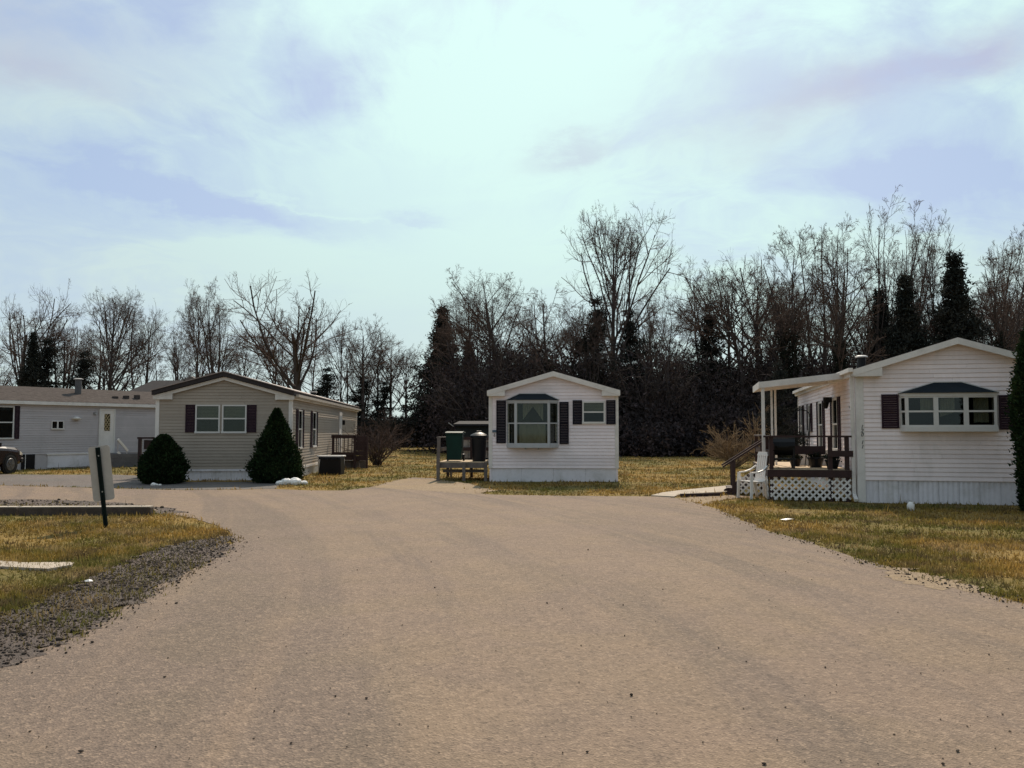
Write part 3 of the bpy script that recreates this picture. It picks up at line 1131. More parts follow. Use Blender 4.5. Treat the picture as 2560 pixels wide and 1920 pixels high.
# ================================================================== tan house on the left
def tan_house():
    FLx, FLy, w, L = -11.58, 27.25, 4.33, 18.5
    r = house_root('tan_mobile_home', (FLx, FLy), -4.0, 'long tan mobile home between two cone shaped shrubs, its right side in sunlight')
    W_ = walls_of(w, L)
    fr, rt = W_['front'], W_['right']
    eave, ridge = 2.74, 3.34
    s = 27.4 / F

    def U(px):
        return (px - 397) * s

    def Z(py):
        return zat(py, 27.4)
    wins = [(U(492), U(552), Z(1081), Z(1012)), (U(557), U(617), Z(1081), Z(1012))]
    skz = 0.36
    fh = [(a + .01, b - .01, c + .01, d - .01) for a, b, c, d in wins]
    siding(r, fr, skz, eave, ridge, 0.1, fh, M_TAN)
    sheathing(r, fr, skz, eave, ridge, fh, M_TAN)
    sw = [(1.05, 1.75, 1.02, 2.33), (3.95, 4.75, 1.02, 2.33)]
    sh = [(a + .01, b - .01, c + .01, d - .01) for a, b, c, d in sw]
    siding(r, rt, skz, eave, ridge, 0.1, sh, M_TAN, gable=False)
    sheathing(r, rt, skz, eave, ridge, sh, M_TAN, gable=False)
    sheathing(r, W_['left'], 0.0, eave, ridge, [], M_TAN, gable=False)
    sheathing(r, W_['back'], 0.0, eave, ridge, [], M_TAN)
    MB().box(0.05, w - 0.07, 2.6, 2.65, 0.05, eave).build('room_partition', M_INSIDE, r)
    MB().box(0.05, w - 0.07, 5.6, 5.65, 0.05, eave).build('room_partition', M_INSIDE, r)
    MB().box(0.05, w - 0.07, 0.1, 5.5, 0.38, 0.42).build('room_floor', M_INSIDE, r)
    skirting(r, fr, skz, M_SKIRT, panel=0.5)
    skirting(r, rt, skz - 0.06, M_TRIM, panel=0.9)
    cap = MB()
    rt.box(cap, 0, L, skz - 0.06, skz + 0.02, -0.02, 0.04)
    cap.build('skirting_cap', M_TRIM, r)
    cap = MB()
    fr.box(cap, 0, w, skz - 0.06, skz + 0.004, -0.02, 0.03)
    cap.build('skirting_cap', M_SKIRT, r)
    corner_trims(r, w, L, skz + 0.02, eave, M_TRIM, ('fl', 'fr', 'br'))
    # gable trim below, dark built-over roof above
    gable_roof(r, w, L, eave, ridge, 0.10, 0.06, 0.05, M_DARKROOF, M_TRIM, fasc=0.12, ret_len=0.52)
    slope = (ridge - eave) / (w / 2)
    for sg in (-1, 1):
        xe = w / 2 + sg * (w / 2 + 0.10)
        xr = w / 2
        ze, zr = eave - 0.06 * slope + 0.052, ridge + 0.052
        mb = MB()
        vs = [(xe, -0.22, ze), (xr, -0.22, zr), (xr, L + 0.2, zr), (xe, L + 0.2, ze), (xe, -0.22, ze + 0.13), (xr, -0.22, zr + 0.14), (xr, L + 0.2, zr + 0.14), (xe, L + 0.2, ze + 0.13)]
        mb.add(vs, [(0, 1, 2, 3), (7, 6, 5, 4), (0, 4, 5, 1), (1, 5, 6, 2), (2, 6, 7, 3), (3, 7, 4, 0)])
        mb.build('roof_edge', M_DARKROOF, r)
        top = MB()
        vs = [(xe + sg * 0.03, -0.25, ze + 0.131), (xr, -0.25, zr + 0.141), (xr, L + 0.22, zr + 0.141), (xe + sg * 0.03, L + 0.22, ze + 0.131)]
        top.add([Vector(v) for v in vs] + [Vector(v) + Vector((0, 0, 0.03)) for v in vs], [(0, 3, 2, 1), (4, 5, 6, 7), (0, 1, 5, 4), (1, 2, 6, 5), (2, 3, 7, 6), (3, 0, 4, 7)])
        top.build('roof_sheet', mat('pinkish metal roof', (0.30, 0.24, 0.215), 0.6, 0.15, 3), r)
    g = MB()
    g.box(w + 0.14, w + 0.24, -0.05, L + 0.1, eave - 0.02, eave + 0.07)
    g.build('gutter', mat('dull tan gutter', (0.40, 0.35, 0.30), 0.6, 0.1), r)
    for k, (a, b, c, d) in enumerate(wins):
        window(r, fr, a, b, c, d, M_FRAME, M_GLASS, shade=0.52, mshade=M_BLIND)
    for a, b, c, d in sw:
        window(r, rt, a, b, c, d, M_FRAME, M_GLASSD, shade=0.3, mshade=M_BLIND)
        for q0, q1 in ((a - 0.36, a - 0.02), (b + 0.02, b + 0.36)):
            shutter(r, rt, q0, q1, c - 0.02, d + 0.02, M_SHUT)
    for a, b in ((U(468), U(491)), (U(618), U(641))):
        shutter(r, fr, a, b, Z(1081), Z(1012), M_SHUT)
    # side door far back and a lamp
    dr = MB()
    rt.box(dr, 11.3, 12.2, 0.5, 2.5, 0.02, 0.05)
    door = dr.build('door', M_TRIM, r)
    kn = MB()
    kn.tube([rt.p(11.42, 1.45, 0.05), rt.p(11.42, 1.45, 0.1)], 0.035, 8)
    kn.build('door_knob', M_METAL, door)
    lm = MB()
    rt.box(lm, 12.45, 12.58, 1.9, 2.12, 0.02, 0.14)
    lm.build('wall_lamp', M_BLACK, r)
    vent = MB()
    vent.box(w - 0.75, w - 0.55, 8.0, 8.2, 2.95, 3.25)
    vo = vent.build('roof_vent', M_BLACK, r)
    MB().box(w - 0.8, w - 0.5, 7.95, 8.25, 3.25, 3.29).build('vent_cap', M_TRIM, vo)
    pipe('vent_pipe', r, w - 0.8, 14.5, 2.9, 3.22, 0.05, M_BLACK)
    pipe('vent_pipe', r, w - 0.6, 5.0, 2.9, 3.1, 0.05, M_BLACK)


tan_house()


# ================================================================== grey house at the back left, seen from its long side
def grey_house():
    az = 33.0
    dx, dy = math.sin(R(az)), math.cos(R(az))
    FR = Vector((-24.6, 28.1))
    w, L = 4.3, 18.0
    FL = FR - Vector((math.cos(R(az)), -math.sin(R(az)))) * w
    r = house_root('grey_mobile_home', FL, az, 'blue grey mobile home at far left showing its long side and diamond paned door')
    W_ = walls_of(w, L)
    rt = W_['right']
    eave, ridge = 2.85, 3.5

    def UY(px):
        """distance along the wall where photo column px meets it"""
        k = (px - 1280) / F
        return (k * FR.y - FR.x) / (dx - k * dy)

    def pt(px):
        t_ = UY(px)
        return FR + Vector((dx, dy)) * t_

    def Zp(px, py):
        return zat(py, pt(px).y)
    win = (UY(-60), UY(35), Zp(35, 1096), Zp(35, 1016))
    sm = (UY(129), UY(160), Zp(145, 1072), Zp(145, 1052))
    dr = (UY(251), UY(284), 0.62, Zp(268, 1026))
    skz = 0.62
    holes = [(win[0] + .01, win[1] - .01, win[2] + .01, win[3] - .01), (sm[0] + .01, sm[1] - .01, sm[2] + .01, sm[3] - .01)]
    siding(r, rt, skz, eave, ridge, 0.1, holes, M_GREYS, gable=False)
    sheathing(r, rt, 0.0, eave, ridge, holes, M_GREYS, gable=False)
    for k in ('front', 'back'):
        sheathing(r, W_[k], 0.0, eave, ridge, [], M_GREYS)
    sheathing(r, W_['left'], 0.0, eave, ridge, [], M_GREYS, gable=False)
    MB().box(w - 2.2, w - 2.15, 0.1, L - 0.1, 0.1, eave).build('room_partition', M_INSIDE, r)
    skirting(r, rt, skz, M_GREYS, panel=0.9)
    # wider pale skirting section
    a, b = UY(122), UY(228)
    sk = MB()
    rt.box(sk, a, b, 0.05, skz - 0.02, 0.0, 0.04)
    sk.build('skirting_patch', M_SKIRT, r)
    sk = MB()
    rt.box(sk, a - 0.05, b + 0.05, skz - 0.03, skz + 0.03, 0.0, 0.07)
    sk.build('skirting_cap', M_TRIM, r)
    a, b = UY(57), UY(90)
    pnl = MB()
    rt.box(pnl, a, b, 0.02, skz + 0.02, -0.01, 0.05)
    po = pnl.build('dark_access_panel', M_BLACK, r)
    dv = MB()
    rt.box(dv, UY(65), UY(66.5), 0.02, skz + 0.02, 0.05, 0.07)
    dv.build('panel_divider', M_TRIM, po)
    gable_roof(r, w, L, eave, ridge, 0.12, 0.18, 0.07, M_SHING, M_TRIM, fasc=0.15)
    window(r, rt, *win, M_FRAME, M_GLASSD, shade=0.0, mshade=M_BLIND)
    shutter(r, rt, UY(37), UY(49), win[2] - 0.02, win[3] + 0.02, M_SHUT)
    # small slider
    window(r, rt, *sm, M_FRAME, M_GLASSD, style='single', fw=0.03)
    md = MB()
    u_m = (sm[0] + sm[1]) / 2
    rt.box(md, u_m - 0.03, u_m + 0.03, sm[2], sm[3], 0.0, 0.045)
    md.build('window_mullion', M_FRAME, r)
    # door with a diamond lattice light
    d = MB()
    rt.box(d, dr[0], dr[1], dr[2], dr[3], 0.022, 0.045)
    do = d.build('door', M_TRIM, r)
    dfm = MB()
    rt.box(dfm, dr[0] - 0.07, dr[0], dr[2], dr[3] + 0.07, 0.022, 0.06)
    rt.box(dfm, dr[1], dr[1] + 0.07, dr[2], dr[3] + 0.07, 0.022, 0.06)
    rt.box(dfm, dr[0], dr[1], dr[3], dr[3] + 0.07, 0.022, 0.058)
    dfm.build('door_frame', M_FRAME, r)
    g0, g1 = dr[0] + 0.18, dr[1] - 0.18
    h0, h1 = dr[2] + 1.0, dr[3] - 0.16
    gl = MB()
    rt.box(gl, g0, g1, h0, h1, 0.045, 0.05)
    gl.build('door_light', mat('amber dark glass', (0.05, 0.04, 0.025), 0.2, 0.3), do)
    lat = MB()
    nn = 4
    for q in range(-nn, nn + 1):
        for sgn in (1, -1):
            u_s, z_s = g0, h0 + (h1 - h0) * (q / nn)
            # clip a diagonal to the light
            du, dz = (g1 - g0), sgn * (h1 - h0) / 2
            t0, t1 = 0.0, 1.0
            za, zb = z_s, z_s + dz
            if max(za, zb) < h0 or min(za, zb) > h1:
                continue
            ts = []
            for lim in (h0, h1):
                if abs(dz) > 1e-6:
                    ts.append((lim - z_s) / dz)
            t0 = max(0.0, min(ts))
            t1 = min(1.0, max(ts))
            if t1 - t0 > 0.05:
                lat.bar(rt.p(u_s + du * t0, z_s + dz * t0, 0.056), rt.p(u_s + du * t1, z_s + dz * t1, 0.056), 0.022, 0.022)
    lat.build('lattice_bar', mat('brass lattice', (0.45, 0.36, 0.2), 0.5, 0.2), do)
    lamp = MB()
    lamp.tube([rt.p(UY(237), Zp(237, 1034), 0.02), rt.p(UY(237), Zp(237, 1034), 0.14)], [0.09, 0.05], 8)
    lamp.build('wall_lamp', M_METAL, r)
    dsh = MB()
    c = rt.p(UY(190), Zp(190, 1046), 0.06)
    dsh.tube([c + Vector((0, 0, -0.05)), c, c + Vector((0, 0, 0.08))], [0.16, 0.2, 0.05], 10)
    dsh.build('dryer_hood', M_TRIM, r)
    # things on the roof
    pipe('chimney_pipe', r, w - 1.3, UY(185) + 0.9, 3.1, 3.95, 0.14, mat('dull grey flue', (0.10, 0.095, 0.095), 0.7, 0.2), M_TRIM, 0.2)
    for px, hh in ((280, 0.0), (308, 0.05), (336, 0.1)):
        vb = MB()
        yv = UY(px) + 0.6
        xv = w - 0.75
        vb.box(xv - 0.1, xv + 0.1, yv - 0.1, yv + 0.1, 2.95, 3.22 + hh)
        vb.build('roof_vent', M_SHING, r)
    # steps and hand rails at the door
    for q in range(3):
        st = MB()
        rt.box(st, dr[0] - 0.2, dr[1] + 0.6 + 0.32 * q, 0.2 * (2 - q), 0.2 * (3 - q) - 0.004, 0.06, 1.05)
        st.build('door_step', mat('dark concrete', (0.13, 0.125, 0.13), 0.9, 0.2), r)
    nx, ny = math.cos(R(az)), -math.sin(R(az))

    def un(px, n):
        k = (px - 1280) / F
        return (k * (FR.y + ny * n) - FR.x - nx * n) / (dx - k * dy)
    for pa, va, pb, vb in ((297, 1098, 322, 1127), (297, 1130, 317, 1150)):
        ua, ub = un(pa, 1.0), un(pb, 1.0)
        za, zb = zat(va, FR.y + dy * ua + ny), zat(vb, FR.y + dy * ub + ny)
        MB().bar(rt.p(ua, za, 1.0), rt.p(ub, zb, 1.0), 0.06, 0.10).build('hand_rail', M_PLASTW, r)
        MB().bar(rt.p(ua + 0.02, 0.2, 0.97), rt.p(ua + 0.02, za, 0.97), 0.04, 0.04).build('rail_post', M_GREYS, r)
        MB().bar(rt.p(ub - 0.02, 0.0, 0.97), rt.p(ub - 0.02, zb, 0.97), 0.04, 0.04).build('rail_post', M_GREYS, r)


grey_house()


# ================================================================== white house on the right, angled, with deck and awning
RH_FL = Vector((7.79, 18.85))
RH_AZ = 12.5


def rh(x, y, z=0.0):
    a = R(RH_AZ)
    return Vector((RH_FL.x + x * math.cos(a) + y * math.sin(a), RH_FL.y - x * math.sin(a) + y * math.cos(a), z))


def right_house():
    w, L = 4.12, 11.2
    r = house_root('white_mobile_home', RH_FL, RH_AZ, 'white mobile home at right with wide bay window and house number on its corner')
    W_ = walls_of(w, L)
    fr, lf = W_['front'], W_['left']
    eave, ridge = 2.96, 3.60
    ca, sa = math.cos(R(RH_AZ)), math.sin(R(RH_AZ))

    def U(px):
        k = (px - 1280) / F
        return (k * RH_FL.y - RH_FL.x) / (ca + k * sa)

    def Z(px, py):
        return zat(py, RH_FL.y - U(px) * sa)
    bay = (U(2248), U(2494), Z(2370, 1079), Z(2370, 983))
    skz = 0.50
    holes = [(bay[0] + 0.1, bay[1] - 0.1, bay[2] + 0.1, bay[3] - 0.05)]
    siding(r, fr, skz, eave, ridge, 0.099, holes, M_WHITE, u_in=0.06)
    sheathing(r, fr, skz, eave, ridge, holes, M_WHITE)
    # long left wall; u runs from the far end to the near corner
    wins = [(L - 3.35, L - 2.55, 1.12, 2.45), (L - 6.0, L - 5.2, 1.12, 2.45), (L - 8.3, L - 7.8, 1.6, 2.45), (L - 10.4, L - 9.9, 1.12, 2.45)]
    lh = [(a + .01, b - .01, c + .01, d - .01) for a, b, c, d in wins]
    siding(r, lf, skz, eave, ridge, 0.099, lh, M_WHITE, gable=False, u_in=0.06)
    sheathing(r, lf, skz, eave, ridge, lh, M_WHITE, gable=False)
    sheathing(r, W_['right'], 0.0, eave, ridge, [], M_WHITE, gable=False)
    sheathing(r, W_['back'], 0.0, eave, ridge, [], M_WHITE)
    MB().box(0.07, w - 0.07, 2.4, 2.45, 0.05, eave).build('room_partition', M_INSIDE, r)
    MB().box(2.2, 2.25, 2.5, L - 0.1, 0.05, eave).build('room_partition', M_INSIDE, r)
    MB().box(0.07, w - 0.07, 0.1, 2.38, 0.5, 0.55).build('room_floor', M_INSIDE, r)
    skirting(r, fr, skz, M_SKIRT, panel=0.41)
    skirting(r, lf, skz, M_SKIRT, panel=0.9)
    corner_trims(r, w, L, 0.02, eave, M_TRIM, ('fl', 'fr', 'bl'), 0.13)
    gable_roof(r, w, L, eave, ridge, 0.18, 0.08, 0.06, M_SHING, M_TRIM, fasc=0.15, ret_len=0.5)
    d, sp = 0.24, 0.09
    u0, u1, z0, z1 = bay
    ua, ub = u0 + sp, u1 - sp
    q = (ub - ua) / 3
    panes = [((u0, 0.0), (ua, d), 1), ((ua, d), (ua + q, d), 2), ((ua + q, d), (ua + 2 * q, d), 2), ((ua + 2 * q, d), (ub, d), 2), ((ub, d), (u1, 0.0), 1)]
    bay_window(r, u0, u1, z0, z1, d, sp, Z(2370, 956) - z1, fr, panes, M_FRAME,
               [(ua + 0.32, ua + 0.64, (z0 + z1) / 2 + 0.03, z1 - 0.1, 0.1, 0.0), (ua + q + 0.12, ua + q + 0.42, (z0 + z1) / 2 - 0.1, z1 - 0.1, 0.06, 0.1), (ub - 0.4, ub - 0.1, z0 + 0.2, z1 - 0.1, 0.02, 0.0)], 0.72)
    shutter(r, fr, U(2203), U(2246), Z(2220, 1071), Z(2220, 986), M_SHUT)
    shutter(r, fr, U(2496), U(2540), Z(2520, 1074), Z(2520, 988), M_SHUT)
    for a, b, c, dd in wins:
        window(r, lf, a, b, c, dd, M_FRAME, M_GLASSD, shade=0.35, mshade=M_BLIND)
        for q0, q1 in ((a - 0.36, a - 0.02), (b + 0.02, b + 0.36)):
            shutter(r, lf, q0, q1, c - 0.02, dd + 0.02, M_SHUT)
    # down pipe at the near corner, with its kicked out foot
    dp = MB()
    dp.bar((-0.09, 0.13, 0.16), (-0.09, 0.13, eave - 0.05), 0.08, 0.06)
    dp.bar((-0.09, 0.13, 0.17), (-0.09, -0.12, 0.06), 0.08, 0.06)
    dp.build('down_pipe', M_TRIM, r)
    gt = MB()
    gt.box(-0.2, -0.105, -0.15, L, eave - 0.03, eave + 0.06)
    gt.build('gutter', M_TRIM, r)
    for ch, py in (('1', 1071), ('2', 1081), ('0', 1091), ('1', 1110), ('1', 1121)):
        me = text_mesh(ch, 0.12, 'house_number')
        o = new_obj('house_number', me, M_INK, r)
        o.rotation_euler = (math.pi / 2, 0, 0)
        o.location = (0.075, -0.034, Z(2150, py))
    vent = pipe('vent_pipe', r, 0.45, 1.9, 3.0, 3.42, 0.10, M_BLACK, M_TRIM, 0.15)
    # faucet and outlet on the side wall
    ob = MB()
    lf.box(ob, L - 0.75, L - 0.68, Z(2120, 1019), Z(2120, 1012), 0.022, 0.06)
    ob.build('wall_outlet', M_METAL, r)
    # porch light beside the door window
    pl_ = MB()
    lf.box(pl_, L - 3.5, L - 3.3, 2.36, 2.5, 0.05, 0.25)
    pl_.tube([lf.p(L - 3.4, 2.36, 0.2), lf.p(L - 3.4, 2.2, 0.2)], [0.1, 0.05], 8)
    pl_.build('porch_lamp', M_BLACK, r)


right_house()


def right_deck():
    r = empty('side_deck', (RH_FL.x, RH_FL.y, 0), -R(RH_AZ), 'reddish brown wooden deck with white lattice skirt beside the right white house', 'deck')
    fz = 0.72
    x0, x1 = -1.92, -0.14
    y0, y1 = 0.12, 5.2
    n = 13
    for k in range(int((y1 - y0) / 0.145)):
        ya = y0 + 0.145 * k
        MB().box(x0, x1, ya + 0.004, ya + 0.141, fz - 0.035, fz).build('deck_plank', M_DECKW, r)
    for (a, b) in (((x0, y0 - 0.02, fz - 0.11), (x1, y0 - 0.02, fz - 0.11)),):
        MB().box(x0 - 0.02, x1, y0 - 0.045, y0 - 0.002, fz - 0.17, fz - 0.002).build('rim_board', M_REDWOOD, r)
    MB().box(x0 - 0.045, x0 - 0.002, y0 - 0.04, y1, fz - 0.17, fz - 0.002).build('rim_board', M_REDWOOD, r)

    def post(x, y, za, zb, s=0.09, m=M_REDWOOD):
        MB().box(x - s / 2, x + s / 2, y - s / 2, y + s / 2, za, zb).build('post', m, r)
    for x, y in ((x0 + 0.05, y0 + 0.05), (-0.58, y0 + 0.05), (-0.22, y0 + 0.05), (x0 + 0.05, 1.5), (x0 + 0.05, 3.0), (x0 + 0.05, 5.1)):
        post(x, y, 0.0, 1.46)
    # rails on the front
    MB().box(x0 - 0.12, x1 + 0.02, y0 - 0.03, y0 + 0.12, 1.46, 1.5).build('top_rail', M_REDWOOD, r)
    MB().box(-0.64, x1 + 0.04, y0 - 0.035, y0 - 0.0, 1.02, 1.16).build('mid_rail', M_REDWOOD, r)
    MB().box(x0, -0.5, 1.42, 1.46, 1.04, 1.24).build('mid_rail', M_REDWOOD, r)
    MB().box(x0 + 0.02, x0 + 0.055, y0 + 0.1, 1.45, 1.02, 1.16).build('mid_rail', M_REDWOOD, r)
    MB().box(x0 - 0.02, x0 + 0.12, y0 + 0.12, 1.55, 1.462, 1.498).build('top_rail', M_REDWOOD, r)
    for za in (0.8, 0.98, 1.16):
        MB().box(x0 + 0.09, x0 + 0.13, y0 + 0.1, 1.45, za, za + 0.15).build('side_board', M_REDWOOD, r)
    MB().box(x0 + 0.02, x0 + 0.055, 3.0, 5.1, 1.02, 1.16).build('mid_rail', M_REDWOOD, r)
    MB().box(x0 - 0.02, x0 + 0.12, 2.98, 5.2, 1.462, 1.498).build('top_rail', M_REDWOOD, r)

    # lattice: every slat its own piece, clipped to its panel
    def lattice(fn, u0, u1, z0, z1, pitch=0.148, wd=0.042):
        for sgn, dep in ((1, 0.0), (-1, 0.011)):
            span = (z1 - z0)
            k = u0 - span
            while k < u1 + span:
                # line u = k + sgn*(z - zbase)
                a_u, b_u = (k, k + span) if sgn > 0 else (k + span, k)
                ts = []
                t0, t1 = 0.0, 1.0
                du = b_u - a_u
                for lim in (u0, u1):
                    ts.append((lim - a_u) / du)
                t0 = max(0.0, min(ts))
                t1 = min(1.0, max(ts))
                if t1 - t0 > 0.08:
                    pa = (a_u + du * t0, z0 + span * t0)
                    pb = (a_u + du * t1, z0 + span * t1)
                    d_ = Vector((pb[0] - pa[0], pb[1] - pa[1])).normalized()
                    nn = Vector((-d_.y, d_.x)) * (wd / 2)
                    pol = [(pa[0] - nn.x, pa[1] - nn.y), (pb[0] - nn.x, pb[1] - nn.y), (pb[0] + nn.x, pb[1] + nn.y), (pa[0] + nn.x, pa[1] + nn.y)]
                    MB().prism(pol, fn, dep, dep + 0.008).build('lattice_slat', M_PLASTW, r)
                k += pitch

    def front_fn(p, q, d):
        return (p, y0 - 0.01 + d, q)
    lattice(front_fn, x0 + 0.02, -0.6, 0.03, fz - 0.18)
    lattice(front_fn, -0.57, x1 - 0.02, 0.03, fz - 0.18)

    def back_fn(p, q, d):
        return (p, 1.62 + d, q)
    lattice(back_fn, -2.5, x0, 0.03, 0.5)

    def side_fn(p, q, d):
        return (x0 - 0.03 - d, p, q)
    lattice(side_fn, y0, 1.6, 0.03, fz - 0.18)
    # steps going down to the left
    for k in range(3):
        xa = x0 - 0.30 * (k + 1)
        zt = fz - 0.18 * (k + 1)
        MB().box(xa, xa + 0.30, 1.72, 2.75, zt - 0.04, zt).build('stair_tread', M_BROWN, r)
        MB().box(xa + 0.27, xa + 0.298, 1.74, 2.73, zt, zt + 0.14).build('stair_riser', M_BROWN, r)
    for yy in (1.70, 2.78):
        m = MB()
        m.prism([(x0, fz - 0.02), (x0 - 0.95, 0.06), (x0 - 0.95, 0.0), (x0 - 0.8, 0.0), (x0, fz - 0.32)], lambda p, q, d: (p, d, q), yy - 0.02, yy + 0.02)
        m.build('stringer', M_BROWN, r)
        MB().box(x0 - 0.78, x0 - 0.69, yy - 0.045, yy + 0.045, 0.0, 0.86).build('newel_post', M_BROWN, r)
        m = MB()
        m.bar((x0 + 0.1, yy, 1.42), (x0 - 1.0, yy, 0.70), 0.09, 0.04)
        m.build('hand_rail', M_BROWN, r)
    return r


right_deck()


def awning():
    r = empty('porch_awning', (RH_FL.x, RH_FL.y, 0), -R(RH_AZ), 'white metal porch awning on thin posts over the right deck', 'awning')
    za, zb = 2.74, 2.94
    y0, y1 = 1.12, 3.35
    x0, x1 = -2.0, -0.12
    m = MB()
    vs = [(x0, y0, za), (x1, y0, zb), (x1, y1, zb), (x0, y1, za)]
    n = 10
    # ribbed sheet
    V, Fs = [], []
    for k in range(2 * n + 1):
        y = y0 + (y1 - y0) * k / (2 * n)
        dz = 0.03 * (k % 2)
        V += [(x0, y, za + dz), (x1, y, zb + dz), (x0, y, za + dz + 0.012), (x1, y, zb + dz + 0.012)]
    for k in range(2 * n):
        b, c = 4 * k, 4 * k + 4
        Fs += [(b, b + 1, c + 1, c), (b + 2, c + 2, c + 3, b + 3)]
    m.add(V, Fs)
    m.build('roof_sheet', M_TRIM, r)
    f = MB()
    f.prism([(x0 - 0.03, za - 0.09), (x1 + 0.0, zb - 0.09), (x1 + 0.0, zb + 0.06), (x0 - 0.03, za + 0.06)], lambda p, q, d: (p, d, q), y0 - 0.03, y0 - 0.001)
    f.build('front_fascia', M_TRIM, r)
    f = MB()
    f.prism([(x0 - 0.03, za - 0.09), (x1 + 0.0, zb - 0.09), (x1 + 0.0, zb + 0.06), (x0 - 0.03, za + 0.06)], lambda p, q, d: (p, d, q), y1 + 0.001, y1 + 0.03)
    f.build('back_fascia', M_TRIM, r)
    f = MB()
    f.box(x0 - 0.055, x0 - 0.031, y0 - 0.04, y1 + 0.04, za - 0.1, za + 0.065)
    f.build('gutter', M_TRIM, r)
    for x, y, zz0, s in ((-1.96, 1.16, 0.0, 0.075), (-1.68, 2.1, 0.72, 0.05), (-1.52, 2.9, 0.72, 0.05)):
        MB().box(x - s / 2, x + s / 2, y - s / 2, y + s / 2, zz0, za - 0.06).build('post', M_TRIM, r)


awning()


def plastic_chair(loc, rz, label):
    r = empty('plastic_chair', loc, rz, label, 'chair')
    # local: faces -y; seat at 0.43
    m = MB()
    seat = [(-0.25, -0.24), (0.25, -0.24), (0.22, 0.22), (-0.22, 0.22)]
    m.prism(seat, lambda p, q, d: (p, q, d + 0.02 * (q > 0) * -1), 0.415, 0.44)
    m.build('seat', M_PLASTW, r, bevel=0.008)
    b = MB()
    # high fan back with slots
    for k in range(5):
        xa = -0.21 + 0.09 * k
        b.prism([(xa - 0.006 * abs(k - 2), 0.46), (xa + 0.062, 0.46), (xa + 0.062, 1.06), (xa, 1.06)], lambda p, q, d: (p, 0.20 + d + (q - 0.44) * 0.16, q), 0.0, 0.018)
    b.prism([(-0.24, 1.05), (0.24, 1.05), (0.19, 1.14), (-0.19, 1.14)], lambda p, q, d: (p, 0.20 + d + (q - 0.44) * 0.16, q), -0.004, 0.024)
    b.prism([(-0.24, 0.42), (0.24, 0.42), (0.24, 0.49), (-0.24, 0.49)], lambda p, q, d: (p, 0.20 + d + (q - 0.44) * 0.16, q), -0.004, 0.024)
    b.build('backrest', M_PLASTW, r)
    for sx in (-1, 1):
        a = MB()
        pts = [(sx * 0.29, -0.22, 0.64), (sx * 0.30, -0.05, 0.65), (sx * 0.29, 0.12, 0.70), (sx * 0.25, 0.27, 0.80)]
        for p, q in zip(pts[:-1], pts[1:]):
            a.bar(p, q, 0.055, 0.03)
        a.build('armrest', M_PLASTW, r)
        l1 = MB()
        l1.prism([(-0.20, 0.64), (-0.28, 0.64), (-0.30, 0.0), (-0.24, 0.0), (-0.21, 0.40)], lambda p, q, d: (sx * (0.27 + d) + sx * (0.64 - q) * 0.03, p, q), 0.0, 0.035)
        l1.build('leg', M_PLASTW, r)
        l2 = MB()
        l2.prism([(0.15, 0.44), (0.24, 0.44), (0.34, 0.0), (0.28, 0.0)], lambda p, q, d: (sx * (0.24 + d) + sx * (0.44 - q) * 0.05, p, q), 0.0, 0.035)
        l2.build('leg', M_PLASTW, r)
    return r


plastic_chair((xat(1880, 20.0), 20.0, 0), R(-72), 'white plastic garden chair with high back, standing before the right deck').scale = (0.9, 0.9, 0.97)


